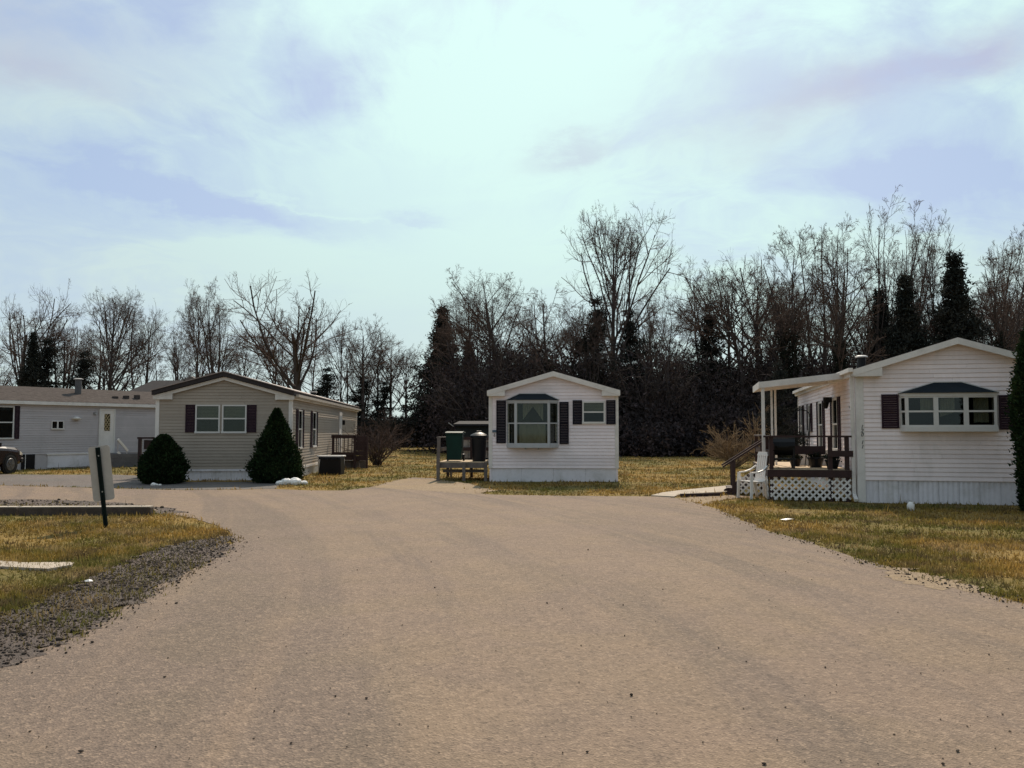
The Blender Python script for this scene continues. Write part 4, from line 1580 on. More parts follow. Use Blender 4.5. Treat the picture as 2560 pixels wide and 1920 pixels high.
# clutter on the right deck
def deck_things():
    p = rh(-1.5, 0.7, 0.62)
    r = empty('covered_grill', p, -R(RH_AZ), 'black barbecue grill near the left corner of the right deck', 'grill')
    m = MB()
    m.box(-0.36, 0.2, -0.2, 0.25, 0.3, 0.34)
    for a, b in ((-0.33, -0.17), (0.17, -0.17), (-0.33, 0.22), (0.17, 0.22)):
        m.box(a - 0.02, a + 0.02, b - 0.02, b + 0.02, 0, 0.62)
    m.build('stand', M_BLACK, r)
    m = MB()
    m.tube([(-0.36, 0.02, 0.62), (-0.36, 0.02, 0.63), (0.2, 0.02, 0.63), (0.2, 0.02, 0.62)], [0.02, 0.22, 0.22, 0.02], 14)
    m.build('kettle', M_BLACK, r)
    m = MB()
    m.box(-0.2, 0.05, -0.28, -0.24, 0.60, 0.63)
    m.build('handle', M_BLACK, r)
    # flower pots and a shepherd hook
    for k, (x, y, s, lab) in enumerate(((-0.45, 0.75, 0.16, 'dark flower pot on the right deck nearest the white wall'), (-0.72, 1.5, 0.19, 'dark flower pot on the right deck under the hook stand'), (-1.12, 2.2, 0.15, 'dark flower pot farthest back on the right deck'))):
        q = rh(x, y, 0.72)
        e = empty('flower_pot', q, 0, lab, 'flower pot', 'pots on the right deck')
        m = MB()
        m.tube([(0, 0, 0), (0, 0, s * 1.1), (0, 0, s * 1.1), (0, 0, s * 1.3)], [s * 0.7, s, s * 1.1, s * 1.1], 12)
        m.build('pot', M_BLACK, e)
        rng = np.random.default_rng(k)
        n = 260
        c = rng.normal(0, 0.5, (n, 3)) * (s * 0.9, s * 0.9, s * 0.6) + (0, 0, s * 1.6)
        d = rng.normal(0, 1, (n, 3, 3)) * 0.03
        new_obj('plant', np_mesh('plant', (c[:, None, :] + d).reshape(-1, 3), np.arange(n * 3).reshape(-1, 3)), M_IVY, e)['kind'] = 'stuff'
    q = rh(-0.85, 1.75, 0.72)
    e = empty('hook_stand', q, 0, 'thin black curved hook stand on the right deck', 'plant hook')
    m = MB()
    m.tube([(0, 0, 0), (0.03, 0, 1.0), (0.05, 0, 1.25)], 0.014, 6)
    m.tube([(-0.1, 0, 0), (0.04, 0, 1.1)], 0.011, 6)
    m.build('pole', M_BLACK, e)
    m = MB()
    pts = [(0.05 + 0.2 * (1 - math.cos(t_)) * -1, 0, 1.25 + 0.16 * math.sin(t_)) for t_ in np.linspace(0, math.pi * 1.15, 12)]
    m.tube(pts, 0.012, 6)
    m.build('hook', M_BLACK, e)
    # a low white trunk against the wall
    q = rh(-0.75, 3.0, 0.72)
    e = empty('storage_bench', q, -R(RH_AZ), 'low white storage bench at the back of the right deck', 'bench')
    MB().box(-0.3, 0.5, -0.2, 0.2, 0, 0.36).build('body', M_PLASTW, e, bevel=0.01)
    MB().box(-0.32, 0.52, -0.22, 0.22, 0.365, 0.4).build('lid', M_PLASTW, e)


deck_things()


# ================================================================== deck and bins beside the centre house
def centre_deck():
    a = R(-3)
    org = Vector((xat(1225, 26.9), 26.95, 0))
    r = empty('side_landing', org, a, 'weathered wooden landing on posts holding two trash cans beside the middle house', 'deck')
    x0, x1 = -1.66, -0.1
    y0, y1 = 0.0, 2.4
    fz = 0.62
    for k in range(16):
        ya = y0 + 0.15 * k
        MB().box(x0, x1, ya + 0.004, ya + 0.146, fz - 0.035, fz).build('deck_plank', M_DECKW, r)
    MB().box(x0 - 0.02, x1, y0 - 0.04, y0 - 0.002, fz - 0.2, fz - 0.036).build('rim_board', M_GREYWOOD, r)
    MB().box(x0 + 0.1, x1, y0 + 0.3, y0 + 0.34, 0.26, 0.36).build('brace', M_GREYWOOD, r)
    for x in (x0, (x0 + x1) / 2 + 0.05, x1 - 0.03):
        MB().box(x - 0.05, x + 0.05, y0 - 0.14, y0 - 0.042, 0.0, fz - 0.01 if x > x0 else fz + 0.1).build('post', M_GREYWOOD, r)
        MB().box(x - 0.045, x + 0.045, y1 - 0.1, y1, 0.0, 1.4).build('post', M_BROWN, r)
    # left railing, leaning slightly outward
    m = MB()
    m.bar((x0 - 0.02, 0.04, fz - 0.05), (x0 + 0.0, 0.04, 1.38), 0.1, 0.1)
    m.build('post', M_GREYWOOD, r)
    m = MB()
    m.bar((x0 - 0.02, y0, 1.4), (x0, y1, 1.4), 0.11, 0.04)
    m.build('top_rail', M_GREYWOOD, r)
    m = MB()
    m.bar((x0 - 0.02, y0 + 0.1, 1.0), (x0 - 0.02, y1 - 0.1, 1.0), 0.03, 0.12)
    m.build('mid_rail', M_GREYWOOD, r)
    # back railing with pale vertical boards behind it
    MB().box(x0, x1, y1 - 0.13, y1 - 0.101, 1.30, 1.40).build('top_rail', M_BROWN, r)
    MB().box(x0, x1, y1 - 0.13, y1 - 0.101, 0.92, 1.04).build('mid_rail', M_BROWN, r)
    for k in range(9):
        xa = x0 + 0.02 + k * 0.172
        MB().box(xa, xa + 0.155, y1 + 0.002, y1 + 0.025, fz + 0.05, 1.36).build('back_board', mat('pale grey boards', (0.36, 0.33, 0.30), 0.85, 0.25, 6), r)
    # cross brace under the far side
    MB().box(x0 + 0.08, x0 + 0.14, y1 - 0.1, y1 - 0.02, 0.0, fz - 0.05).build('post', M_GREYWOOD, r)

    # green wheeled bin, square tapered
    p = org + Matrix.Rotation(a, 3, 'Z') @ Vector((-1.20, 0.55, fz))
    e = empty('wheeled_bin', p, a, 'dark green wheeled trash bin with pale lid edge on the landing', 'trash bin')
    m = MB()

    def ring(hx, hy, z):
        return [(-hx, -hy, z), (hx, -hy, z), (hx, hy, z), (-hx, hy, z)]
    vs = ring(0.225, 0.23, 0.04) + ring(0.27, 0.28, 0.86) + ring(0.285, 0.295, 0.86) + ring(0.285, 0.295, 0.91)
    fs = [(0, 3, 2, 1)]
    for q in range(3):
        for k in range(4):
            k2 = (k + 1) % 4
            fs.append((4 * q + k, 4 * q + k2, 4 * q + 4 + k2, 4 * q + 4 + k))
    fs.append((12, 13, 14, 15))
    m.add(vs, fs)
    m.build('body', M_GREENBIN, e, bevel=0.012)
    m = MB()
    m.prism([(-0.31, 0.915), (0.32, 0.915), (0.32, 0.93), (0.2, 0.975), (-0.25, 0.955), (-0.31, 0.93)], lambda p_, q_, d: (d, p_, q_), -0.285, 0.285)
    m.build('lid', M_GREENBIN, e)
    m = MB()
    m.tube([(-0.31, 0.35, 0.93), (0.31, 0.35, 0.93)], 0.022, 8)
    m.build('handle', M_GREENBIN, e)
    for sx in (-1, 1):
        m = MB()
        m.tube([(sx * 0.24, 0.27, 0.12), (sx * 0.29, 0.27, 0.12)], 0.12, 14)
        m.build('wheel', M_BLACK, e)
    # black round can with domed lid
    p = org + Matrix.Rotation(a, 3, 'Z') @ Vector((-0.40, 0.50, fz))
    e = empty('round_trash_can', p, 0, 'black round trash can with shiny domed lid on the landing', 'trash can')
    m = MB()
    m.tube([(0, 0, 0), (0, 0, 0.02), (0, 0, 0.74), (0, 0, 0.76), (0, 0, 0.8)], [0.2, 0.215, 0.25, 0.275, 0.275], 24)
    m.build('body', M_BLACK, e, smooth=False)
    m = MB()
    m.tube([(0, 0, 0.80), (0, 0, 0.84), (0, 0, 0.90), (0, 0, 0.94)], [0.30, 0.295, 0.2, 0.09], 24)
    m.build('lid', M_BLACK, e)
    m = MB()
    m.tube([(-0.09, 0, 0.92), (-0.07, 0, 0.975), (0.07, 0, 0.975), (0.09, 0, 0.92)], 0.018, 8)
    m.build('handle', M_BLACK, e)
    for sx in (-1, 1):
        m = MB()
        m.tube([(sx * 0.26, -0.09, 0.6), (sx * 0.31, -0.08, 0.6), (sx * 0.31, 0.08, 0.6), (sx * 0.26, 0.09, 0.6)], 0.014, 6)
        m.build('side_handle', M_BLACK, e)


centre_deck()


def shed():
    M_S = mat('very dark shed boards', (0.016, 0.020, 0.022), 0.8, 0.3)
    r = empty('garden_shed', (xat(1190, 42), 42, 0), R(-3), 'low dark garden shed behind the landing of the middle house', 'shed')
    for k in range(16):
        xa = -1.0 + k * 0.17
        MB().box(xa, xa + 0.16, -0.03, 0.0, 0.0, 1.9).build('wall_board', M_S, r)
    MB().box(-1.0, 1.7, 0.002, 2.2, 0.0, 1.9).build('wall', M_S, r)
    m = MB()
    m.prism([(-0.25, 1.86), (2.4, 2.06), (2.4, 2.14), (-0.25, 1.96)], lambda p, q, d: (d, p, q), -1.12, 1.85)
    m.build('roof', mat('dusty shed roof', (0.022, 0.022, 0.026), 0.8, 0.2, spec=0.1), r)
    m = MB()
    m.bar((-1.35, -0.3, 2.02), (-1.1, -0.28, 1.84), 0.04, 0.03)
    m.build('roof_edge', M_METAL, r)


shed()


def far_house():
    """dark roofed house behind the tan one, only its roof shows"""
    Y = 58.0
    r = empty('far_house', (xat(420, Y), Y, 0), 0, 'dark roofed house far behind, between the grey and tan homes', 'house')
    m = MB()
    m.box(-4.2, 3.6, 0, 7, 0, 3.4)
    m.build('wall', mat('dark far wall', (0.05, 0.045, 0.045), 0.8, 0.2), r)
    m = MB()
    zr = zat(951, Y + 3.5)
    xl, xr = -5.0, 4.2
    vs = [(xl, -0.4, 3.3), (xr, -0.4, 3.3), (xr, 7.4, 3.3), (xl, 7.4, 3.3), (xl + 2.4, 3.5, zr), (xr - 0.5, 3.5, zr)]
    m.add(vs, [(0, 1, 5, 4), (1, 2, 5), (2, 3, 4, 5), (3, 0, 4), (0, 3, 2, 1)])
    rf = m.build('roof', mat('dark far roof', (0.03, 0.026, 0.028), 0.9, 0.2), r)
    m = MB()
    m.box(1.3, 1.75, 3.2, 3.8, zr - 0.3, zr + 0.5)
    m.build('chimney', M_GREYWOOD, rf)
    m = MB()
    m.prism([(-0.3, zr - 0.02), (0.9, zr - 0.02), (0.3, zr + 0.3)], lambda p, q, d: (p, d, q), 3.2, 3.6)
    m.build('roof_vent', M_GREYWOOD, rf)


far_house()


# ================================================================== small decks and things by the tan house
def tan_decks():
    # right, far end: brown porch with balusters
    a = R(4)
    Y = 36.0
    org = Vector((xat(834, Y), Y, 0))
    r = empty('brown_porch', org, a, 'dark brown wooden porch with balusters at the far right end of the tan house', 'porch')
    fz = 0.62
    wd = 1.15
    for k in range(9):
        MB().box(-0.1, wd, 0.004 + 0.2 * k, 0.196 + 0.2 * k, fz - 0.04, fz).build('deck_plank', M_BROWN, r)
    for x, y in ((0, 0), (0.92, 0), (wd, 1.7)):
        MB().box(x - 0.05, x + 0.05, y - 0.05, y + 0.05, 0, 1.42).build('post', M_BROWN, r)
    MB().box(-0.08, 1.0, -0.05, 0.05, 1.30, 1.44).build('top_rail', M_BROWN, r)
    MB().box(-0.02, 0.95, -0.03, 0.03, 0.56, 0.70).build('bottom_rail', M_BROWN, r)
    for k in range(5):
        xa = 0.14 + 0.165 * k
        MB().box(xa - 0.018, xa + 0.018, -0.02, 0.02, 0.7, 1.3).build('baluster', M_BROWN, r)
    for k in range(5):
        za = 0.34 + 0.21 * k
        MB().box(0.86, 1.45, 0.06 + 0.01 * (k % 2), 0.1 + 0.01 * (k % 2), za, za + 0.2).build('side_board', M_BROWN, r)
    MB().box(-0.05, 0.9, 0.02, 0.06, 0.36, 0.56).build('rim_board', M_BROWN, r)
    MB().box(1.4, 1.48, 0.0, 0.1, 0.0, 1.38).build('post', M_BROWN, r)
    for k in range(4):
        MB().box(0.12 + 0.33 * k, 0.42 + 0.33 * k, 0.3, 0.6, 0.0, 0.33).build('foundation_block', M_GREYWOOD, r)
    # low covered box with a folded top
    Y = 30.9
    r = empty('covered_box', (xat(826, Y), Y, 0), R(-2), 'low black covered box on the grass beside the tan house', 'box')
    m = MB()
    m.prism([(-0.42, 0.0), (0.42, 0.0), (0.40, 0.60), (-0.36, 0.60)], lambda p, q, d: (p, d, q), 0.0, 0.6)
    m.build('body', M_BLACK, r, bevel=0.02)
    m = MB()
    n = 10
    for k in range(n):
        xa = -0.41 + 0.82 * k / n
        m.box(xa, xa + 0.078, -0.03 - 0.01 * (k % 2), 0.62, 0.56 + 0.02 * (k % 3), 0.66)
    m.build('cover', mat('dark blue tarpaulin', (0.012, 0.015, 0.024), 0.6, 0.2, spec=0.2), r)
    # white plastic table behind it
    Y = 32.0
    r = empty('plastic_table', (xat(830, Y), Y, 0), 0, 'white plastic side table behind the black covered box', 'table')
    MB().box(-0.50, 0.50, -0.3, 0.3, 0.62, 0.68).build('table_top', M_PLASTW, r, bevel=0.015)
    for x in (-0.42, 0.42):
        for y in (-0.22, 0.22):
            MB().tube([(x, y, 0), (x, y, 0.62)], [0.03, 0.045], 8).build('leg', M_PLASTW, r)
    # left porch, mostly hidden by the short shrub
    Y = 28.6
    r = empty('stair_landing', (xat(350, Y), Y, 0), R(4), 'dark brown stair landing with railing at the left side of the tan house', 'porch')
    for k in range(8):
        MB().box(0.0, 1.0, 0.004 + 0.18 * k, 0.176 + 0.18 * k, 0.56, 0.6).build('deck_plank', M_BROWN, r)
    for x, y in ((0.03, 0.0), (0.03, 1.4), (0.6, 0.0)):
        MB().box(x - 0.05, x + 0.05, y - 0.05, y + 0.05, 0, 1.34).build('post', M_BROWN, r)
    MB().box(-0.05, 0.75, -0.05, 0.05, 1.34, 1.40).build('top_rail', M_BROWN, r)
    MB().box(0.0, 0.65, -0.03, 0.03, 0.72, 0.82).build('mid_rail', M_BROWN, r)
    MB().box(0.15, 0.7, 0.02, 0.05, 0.98, 1.3).build('rail_board', M_BROWN, r)
    m = MB()
    m.bar((0.42, -0.08, 0.98), (0.62, -0.08, 1.24), 0.04, 0.05)
    m.build('white_brace', M_PLASTW, r)
    # lumpy white heaps
    for (u, v, w_, h_, sd, lab) in ((735, 1212, 0.85, 0.22, 3, 'bright white heap on the grass by the tall cone shrub'), (388, 1214, 0.35, 0.12, 9, 'small dull white lump at the foot of the short cone shrub')):
        g = gp(u, v)
        rng = random.Random(sd)
        bm = bmesh.new()
        for k in range(9 if w_ > 0.5 else 4):
            x = rng.uniform(-0.5, 0.5) * w_
            s_ = h_ * rng.uniform(0.45, 1.0) * (1.1 - abs(x) / w_)
            mt = Matrix.Translation((x, rng.uniform(-0.12, 0.12), s_ * 0.45)) @ Matrix.Diagonal((s_ * 1.2, s_ * 0.9, s_ * 0.75, 1))
            bmesh.ops.create_icosphere(bm, subdivisions=3, radius=0.8, matrix=mt)
        for vv in bm.verts:
            vv.co += Vector((rng.uniform(-1, 1), rng.uniform(-1, 1), rng.uniform(-1, 1))) * 0.009
            vv.co.z = max(vv.co.z, 0.0)
        me = bpy.data.meshes.new('white_heap')
        bm.to_mesh(me)
        bm.free()
        o = new_obj('white_heap', me, mat('snow white crust', (0.80, 0.76, 0.72), 0.7, 0.1, 8, bump=0.5))
        o.location = (g.x, g.y, 0.0)
        tag(o, lab, 'white heap', 'white heaps')


tan_decks()


# ================================================================== sign, ties, slab, jug
def sign():
    b = gp(266, 1319)
    r = empty('road_sign', b, R(20), 'narrow metal sign seen from behind on a leaning dark green post', 'sign')
    lean = R(-7)
    r.rotation_euler = (0, lean, R(14))
    m = MB()
    # U channel post
    for (xa, xb, ya, yb) in ((-0.025, 0.025, -0.012, 0.0), (-0.025, -0.015, -0.030, -0.012), (0.015, 0.025, -0.030, -0.012), (-0.036, -0.025, -0.035, -0.025), (0.025, 0.036, -0.035, -0.025)):
        m.box(xa, xb, ya, yb, -0.1, 1.34)
    po = m.build('post', M_DKGREEN, r)
    m = MB()
    hw = 0.165
    z0, z1 = 0.45, 1.36
    c = 0.03
    pol = [(-hw + c, z0), (hw - c, z0), (hw, z0 + c), (hw, z1 - c), (hw - c, z1), (-hw + c, z1), (-hw, z1 - c), (-hw, z0 + c)]
    m.prism(pol, lambda p, q, d: (p + 0.01, d, q), 0.004, 0.008)
    pn = m.build('panel', M_SIGNBACK, r)
    for zz in (0.6, 1.2):
        m = MB()
        m.tube([(0, -0.022, zz), (0, -0.008, zz)], 0.012, 6)
        m.build('bolt', M_METAL, r)


sign()


def ties():
    M_TIE = mat('weathered landscape timber', (0.075, 0.056, 0.045), 0.9, 0.35, 5, bump=0.5)
    A = gp(380, 1287)
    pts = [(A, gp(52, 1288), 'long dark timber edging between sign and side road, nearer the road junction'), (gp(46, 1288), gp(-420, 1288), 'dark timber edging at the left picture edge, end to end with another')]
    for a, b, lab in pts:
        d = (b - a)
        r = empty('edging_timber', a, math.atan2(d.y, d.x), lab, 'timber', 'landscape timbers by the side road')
        m = MB()
        L = d.length
        n = 12
        rng = random.Random(int(L * 10))
        for k in range(n):
            pass
        m.box(0, L, -0.09, 0.09, -0.03, 0.155)
        m.build('timber', M_TIE, r, bevel=0.015)
        MB().box(0.01, L - 0.01, -0.085, 0.085, 0.152, 0.168).build('painted_sunlit_top', mat('painted sunlit timber top', (0.52, 0.45, 0.37), 0.9, 0.2, 5), r)  # pale cap: sunlight on the timber's top painted in as colour
        for q in (0.2, L / 2, L - 0.2):
            s_ = MB()
            s_.tube([(q, 0, 0.16), (q, 0, 0.175)], 0.012, 6)
            s_.build('spike', M_METAL, r)


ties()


def small_things():
    poly = pl([(-120, 1416), (0, 1408), (60, 1412), (185, 1411), (178, 1418), (120, 1428), (0, 1422), (-120, 1432)])
    o = sheet('stepping_slab', poly, 0.03, M_CONC, 'x', thick=0.04)
    del o['kind']
    tag(o, 'pale flat stone slab lying in the left lawn', 'slab')
    # plastic jug
    g = gp(2277, 1277)
    r = empty('plastic_jug', g, R(20), 'white plastic jug standing on the grass before the right house', 'jug')
    m = MB()
    m.tube([(0, 0, 0), (0, 0, 0.01), (0, 0, 0.12), (0, 0, 0.16), (0, 0, 0.185)], [0.055, 0.068, 0.07, 0.045, 0.024], 16)
    m.build('body', M_PLASTW, r, smooth=True)
    m = MB()
    m.tube([(0, 0, 0.186), (0, 0, 0.205)], 0.026, 12)
    m.build('cap', M_METAL, r)
    m = MB()
    m.tube([(0.03, 0, 0.17), (0.085, 0, 0.165), (0.095, 0, 0.12), (0.068, 0, 0.08)], 0.010, 6)
    m.build('handle', M_PLASTW, r)
    # dark board along the walkway
    a, b = gp(1702, 1243), gp(1805, 1240)
    m = MB()
    m.bar((a.x, a.y, 0.04), (b.x, b.y, 0.04), 0.06, 0.09)
    o = m.build('border_board', M_BROWN)
    tag(o, 'thin dark board edging the concrete walkway by the right deck', 'board')
    # scraps of paper on the lawn
    for (u, v, s_, lab) in ((222, 1462, 0.05, 'small white litter scrap in the left lawn'), (1968, 1304, 0.14, 'flat white litter scrap at the edge of the right lawn')):
        g = gp(u, v)
        rng = random.Random(u)
        vs = [(rng.uniform(0.6, 1) * s_ * math.cos(t_), rng.uniform(0.5, 0.9) * s_ * math.sin(t_), 0.03 + rng.uniform(0, 0.025)) for t_ in np.linspace(0, 2 * math.pi, 7)[:-1]]
        m = MB()
        m.add(vs + [(0, 0, 0.06)], [(k, (k + 1) % 6, 6) for k in range(6)])
        o = m.build('litter_scrap', M_PLASTW, fix=False)
        o.location = (g.x, g.y, 0)
        tag(o, lab, 'litter', 'litter')


small_things()


# ================================================================== cars at the left edge
def car(name, loc, heading, paint, label, dark_lower=True):
    """heading: degrees right of straight away; local +y is the car's front, origin under its middle"""
    r = empty(name, loc, -R(heading), label, 'car')
    M_P = mat('car paint ' + name, paint, 0.25, 0.05, 2, spec=0.6)
    M_T = mat('tyre rubber', (0.012, 0.012, 0.012), 0.8, 0.2)
    M_RIM = mat('alloy rim', (0.16, 0.16, 0.165), 0.45, 0.1, metal=0.6)
    hw = 0.86
    # stations along the length: y, sill z, belt z, top z, half width low, half width top
    st = [(-2.25, 0.42, 0.85, 0.90, 0.72, 0.66), (-2.15, 0.34, 0.95, 1.00, 0.80, 0.74), (-1.6, 0.30, 0.98, 1.04, hw, 0.78), (-0.6, 0.30, 0.98, 1.04, hw, 0.79),
          (0.5, 0.30, 0.98, 1.03, hw, 0.79), (1.2, 0.30, 0.95, 1.02, hw, 0.76), (1.8, 0.32, 0.88, 0.98, 0.84, 0.70), (2.12, 0.36, 0.80, 0.92, 0.78, 0.62), (2.25, 0.44, 0.72, 0.80, 0.68, 0.55)]
    vs, fs = [], []
    n = 10
    for (y, zs, zb, zt, w0, w1) in st:
        prof = [(-w0 * 0.92, zs), (-w0, zs + 0.12), (-w0, zb - 0.08), (-w0 * 0.97, zb), (-w1, zt), (w1, zt), (w0 * 0.97, zb), (w0, zb - 0.08), (w0, zs + 0.12), (w0 * 0.92, zs)]
        vs += [(x, y, z) for x, z in prof]
    for i in range(len(st) - 1):
        for k in range(n):
            k2 = (k + 1) % n
            fs.append((i * n + k, i * n + k2, (i + 1) * n + k2, (i + 1) * n + k))
    fs.append(tuple(range(n)))
    fs.append(tuple((len(st) - 1) * n + k for k in range(n - 1, -1, -1)))
    m = MB()
    m.add(vs, fs)
    m.build('body', M_P, r, smooth=False)
    # cabin
    m = MB()
    lo = [(-0.76, -2.0, 1.03), (0.76, -2.0, 1.03), (0.74, 0.75, 1.02), (-0.74, 0.75, 1.02)]
    hi = [(-0.62, -1.8, 1.62), (0.62, -1.8, 1.62), (0.60, 0.05, 1.62), (-0.60, 0.05, 1.62)]
    m.add(lo + hi, [(0, 1, 5, 4), (1, 2, 6, 5), (2, 3, 7, 6), (3, 0, 4, 7)])
    m.build('window_band', M_GLASSD, r)
    m = MB()
    for (a, b) in ((0, 0), (1, 1), (2, 2), (3, 3)):
        m.bar(lo[a], hi[b], 0.07, 0.07)
    m.bar((0.77, -0.7, 1.03), (0.62, -0.75, 1.62), 0.05, 0.09)
    m.bar((-0.77, -0.7, 1.03), (-0.62, -0.75, 1.62), 0.05, 0.09)
    m.prism([(-0.66, -1.84), (0.66, -1.84), (0.64, 0.1), (-0.64, 0.1)], lambda p, q, d: (p, q, d), 1.60, 1.67)
    m.build('roof', M_P, r)
    for sx in (-1, 1):
        for yy in (-1.35, 1.35):
            w = MB()
            xo = sx * 0.80
            w.tube([(xo - sx * 0.1, yy, 0.35), (xo - sx * 0.095, yy, 0.35), (xo + sx * 0.08, yy, 0.35), (xo + sx * 0.085, yy, 0.35)], [0.30, 0.35, 0.35, 0.31], 24)
            wo = w.build('wheel', M_T, r)
            w = MB()
            w.tube([(xo + sx * 0.075, yy, 0.35), (xo + sx * 0.095, yy, 0.35)], [0.24, 0.22], 20)
            w.build('rim', M_RIM, wo)
            sp = MB()
            for k in range(5):
                an = 2 * math.pi * k / 5
                sp.bar((xo + sx * 0.1, yy, 0.35), (xo + sx * 0.1, yy + 0.2 * math.cos(an), 0.35 + 0.2 * math.sin(an)), 0.02, 0.06)
            sp.build('spoke', M_RIM, wo)
            ar = MB()
            ar.tube([(xo + sx * 0.055, yy, 0.36), (xo + sx * 0.0655, yy, 0.36)], 0.43, 24)
            ar.build('wheel_arch', M_BLACK, r)
        hl = MB()
        hl.prism([(1.95, 0.70), (2.2, 0.66), (2.2, 0.76), (1.95, 0.84)], lambda p, q, d: (sx * (0.76 + d) - sx * (p - 1.95) * 0.32, p, q), 0.0, 0.07)
        hl.build('headlight', mat('headlight lens', (0.6, 0.55, 0.45), 0.1, 0.1, spec=0.8), r)
        tl = MB()
        tl.box(sx * 0.70 - 0.06, sx * 0.70 + 0.06, -2.26, -2.18, 0.75, 0.95)
        tl.build('tail_light', mat('red lens', (0.35, 0.02, 0.02), 0.2, 0.1), r)
        mi = MB()
        mi.box(sx * 0.95 - 0.1, sx * 0.95 + 0.1, 0.48, 0.58, 1.02, 1.18)
        mi.bar((sx * 0.74, 0.56, 1.04), (sx * 0.9, 0.54, 1.08), 0.03, 0.03)
        mi.build('mirror', M_BLACK, r)
    bp = MB()
    bp.prism([(-0.82, 2.05), (0.82, 2.05), (0.74, 2.30), (-0.74, 2.30)], lambda p, q, d: (p, q, d), 0.40, 0.58)
    bp.build('front_bumper', M_BLACK if dark_lower else M_P, r, bevel=0.03)
    bp = MB()
    bp.prism([(-0.80, -2.1), (0.80, -2.1), (0.74, -2.32), (-0.74, -2.32)], lambda p, q, d: (p, q, d), 0.40, 0.60)
    bp.build('rear_bumper', M_BLACK if dark_lower else M_P, r, bevel=0.03)
    return r


hd = 4.0
fw_ = Vector((math.sin(R(hd)), math.cos(R(hd))))
rt_ = Vector((math.cos(R(hd)), -math.sin(R(hd))))
wheelp = Vector((xat(28, 31.6), 31.6))
c1 = wheelp - rt_ * 0.83 - fw_ * 1.35
car('maroon_car', (c1.x, c1.y, 0), hd, (0.014, 0.005, 0.007), 'dark maroon car cut off by the left picture edge before the grey house')
hd2 = 2.0
corner = Vector((xat(-14, 26.6), 26.6))
c2 = corner - Vector((0.66, 2.22))
car('white_car', (c2.x, c2.y, 0), hd2, (0.72, 0.70, 0.70), 'white car of which only a front corner shows at the left picture edge', dark_lower=False)


# ================================================================== plants
def batch_tubes(P, Rd, S):
    """polylines P (n,k,3) with radii Rd (n,k) -> vertices and quads"""
    n, k, _ = P.shape
    D = np.empty_like(P)
    D[:, 1:-1] = P[:, 2:] - P[:, :-2]
    D[:, 0] = P[:, 1] - P[:, 0]
    D[:, -1] = P[:, -1] - P[:, -2]
    D /= np.linalg.norm(D, axis=2, keepdims=True) + 1e-9
    ref = np.where(np.abs(D[..., 2:3]) > 0.9, np.array([1.0, 0, 0]), np.array([0, 0, 1.0]))
    A = np.cross(D, ref)
    A /= np.linalg.norm(A, axis=2, keepdims=True) + 1e-9
    B = np.cross(D, A)
    an = np.arange(S) * 2 * math.pi / S
    V = P[:, :, None, :] + Rd[:, :, None, None] * (A[:, :, None, :] * np.cos(an)[None, None, :, None] + B[:, :, None, :] * np.sin(an)[None, None, :, None])
    idx = np.arange(n * k * S).reshape(n, k, S)
    a = idx[:, :-1, :]
    b = np.roll(idx, -1, axis=2)[:, :-1, :]
    c = np.roll(idx, -1, axis=2)[:, 1:, :]
    d = idx[:, 1:, :]
    Fq = np.stack([a, b, c, d], -1).reshape(-1, 4)
    return V.reshape(-1, 3), Fq


def join(parts):
    Vs, Fs, o = [], [], 0
    for V, Fq in parts:
        Vs.append(V)
        Fs.append(Fq + o)
        o += len(V)
    return np.concatenate(Vs), np.concatenate(Fs)


def grow(rng, P, Rd, n, t0, t1, ang, lr, k, rr, up, wob, len0=None, lfall=0.5, minr=0.008):
    """children for every parent polyline"""
    N, K, _ = P.shape
    t = rng.uniform(t0, t1, (N, n))
    seg = t * (K - 1)
    i = np.minimum(seg.astype(int), K - 2)
    f = (seg - i)[..., None]
    ar = np.arange(N)[:, None]
    S0 = P[ar, i] * (1 - f) + P[ar, i + 1] * f
    T = P[ar, i + 1] - P[ar, i]
    T /= np.linalg.norm(T, axis=2, keepdims=True) + 1e-9
    rp = Rd[ar, i] * (1 - f[..., 0]) + Rd[ar, i + 1] * f[..., 0]
    L0 = np.linalg.norm(P[:, 1:] - P[:, :-1], axis=2).sum(1)[:, None] if len0 is None else np.full((N, 1), len0)
    L = L0 * lr * (1 - lfall * (t - t0) / max(1e-6, t1 - t0)) * rng.uniform(0.7, 1.25, (N, n))
    rv = rng.normal(0, 1, (N, n, 3))
    perp = rv - (rv * T).sum(2, keepdims=True) * T
    perp /= np.linalg.norm(perp, axis=2, keepdims=True) + 1e-9
    a = np.radians(rng.uniform(ang[0], ang[1], (N, n)))[..., None]
    D = T * np.cos(a) + perp * np.sin(a)
    M = N * n
    S0, D, L, rp = S0.reshape(M, 3), D.reshape(M, 3), L.reshape(M), rp.reshape(M)
    out = np.empty((M, k, 3))
    out[:, 0] = S0
    for q in range(1, k):
        D = D + np.array([0, 0, up]) + rng.normal(0, wob, (M, 3))
        D /= np.linalg.norm(D, axis=1, keepdims=True) + 1e-9
        out[:, q] = out[:, q - 1] + D * (L / (k - 1))[:, None]
    r0 = np.maximum(rp * rr, minr)
    taper = np.linspace(1, 0.45, k)[None, :]
    R2 = np.maximum(r0[:, None] * taper, minr * 0.8)
    return out, R2


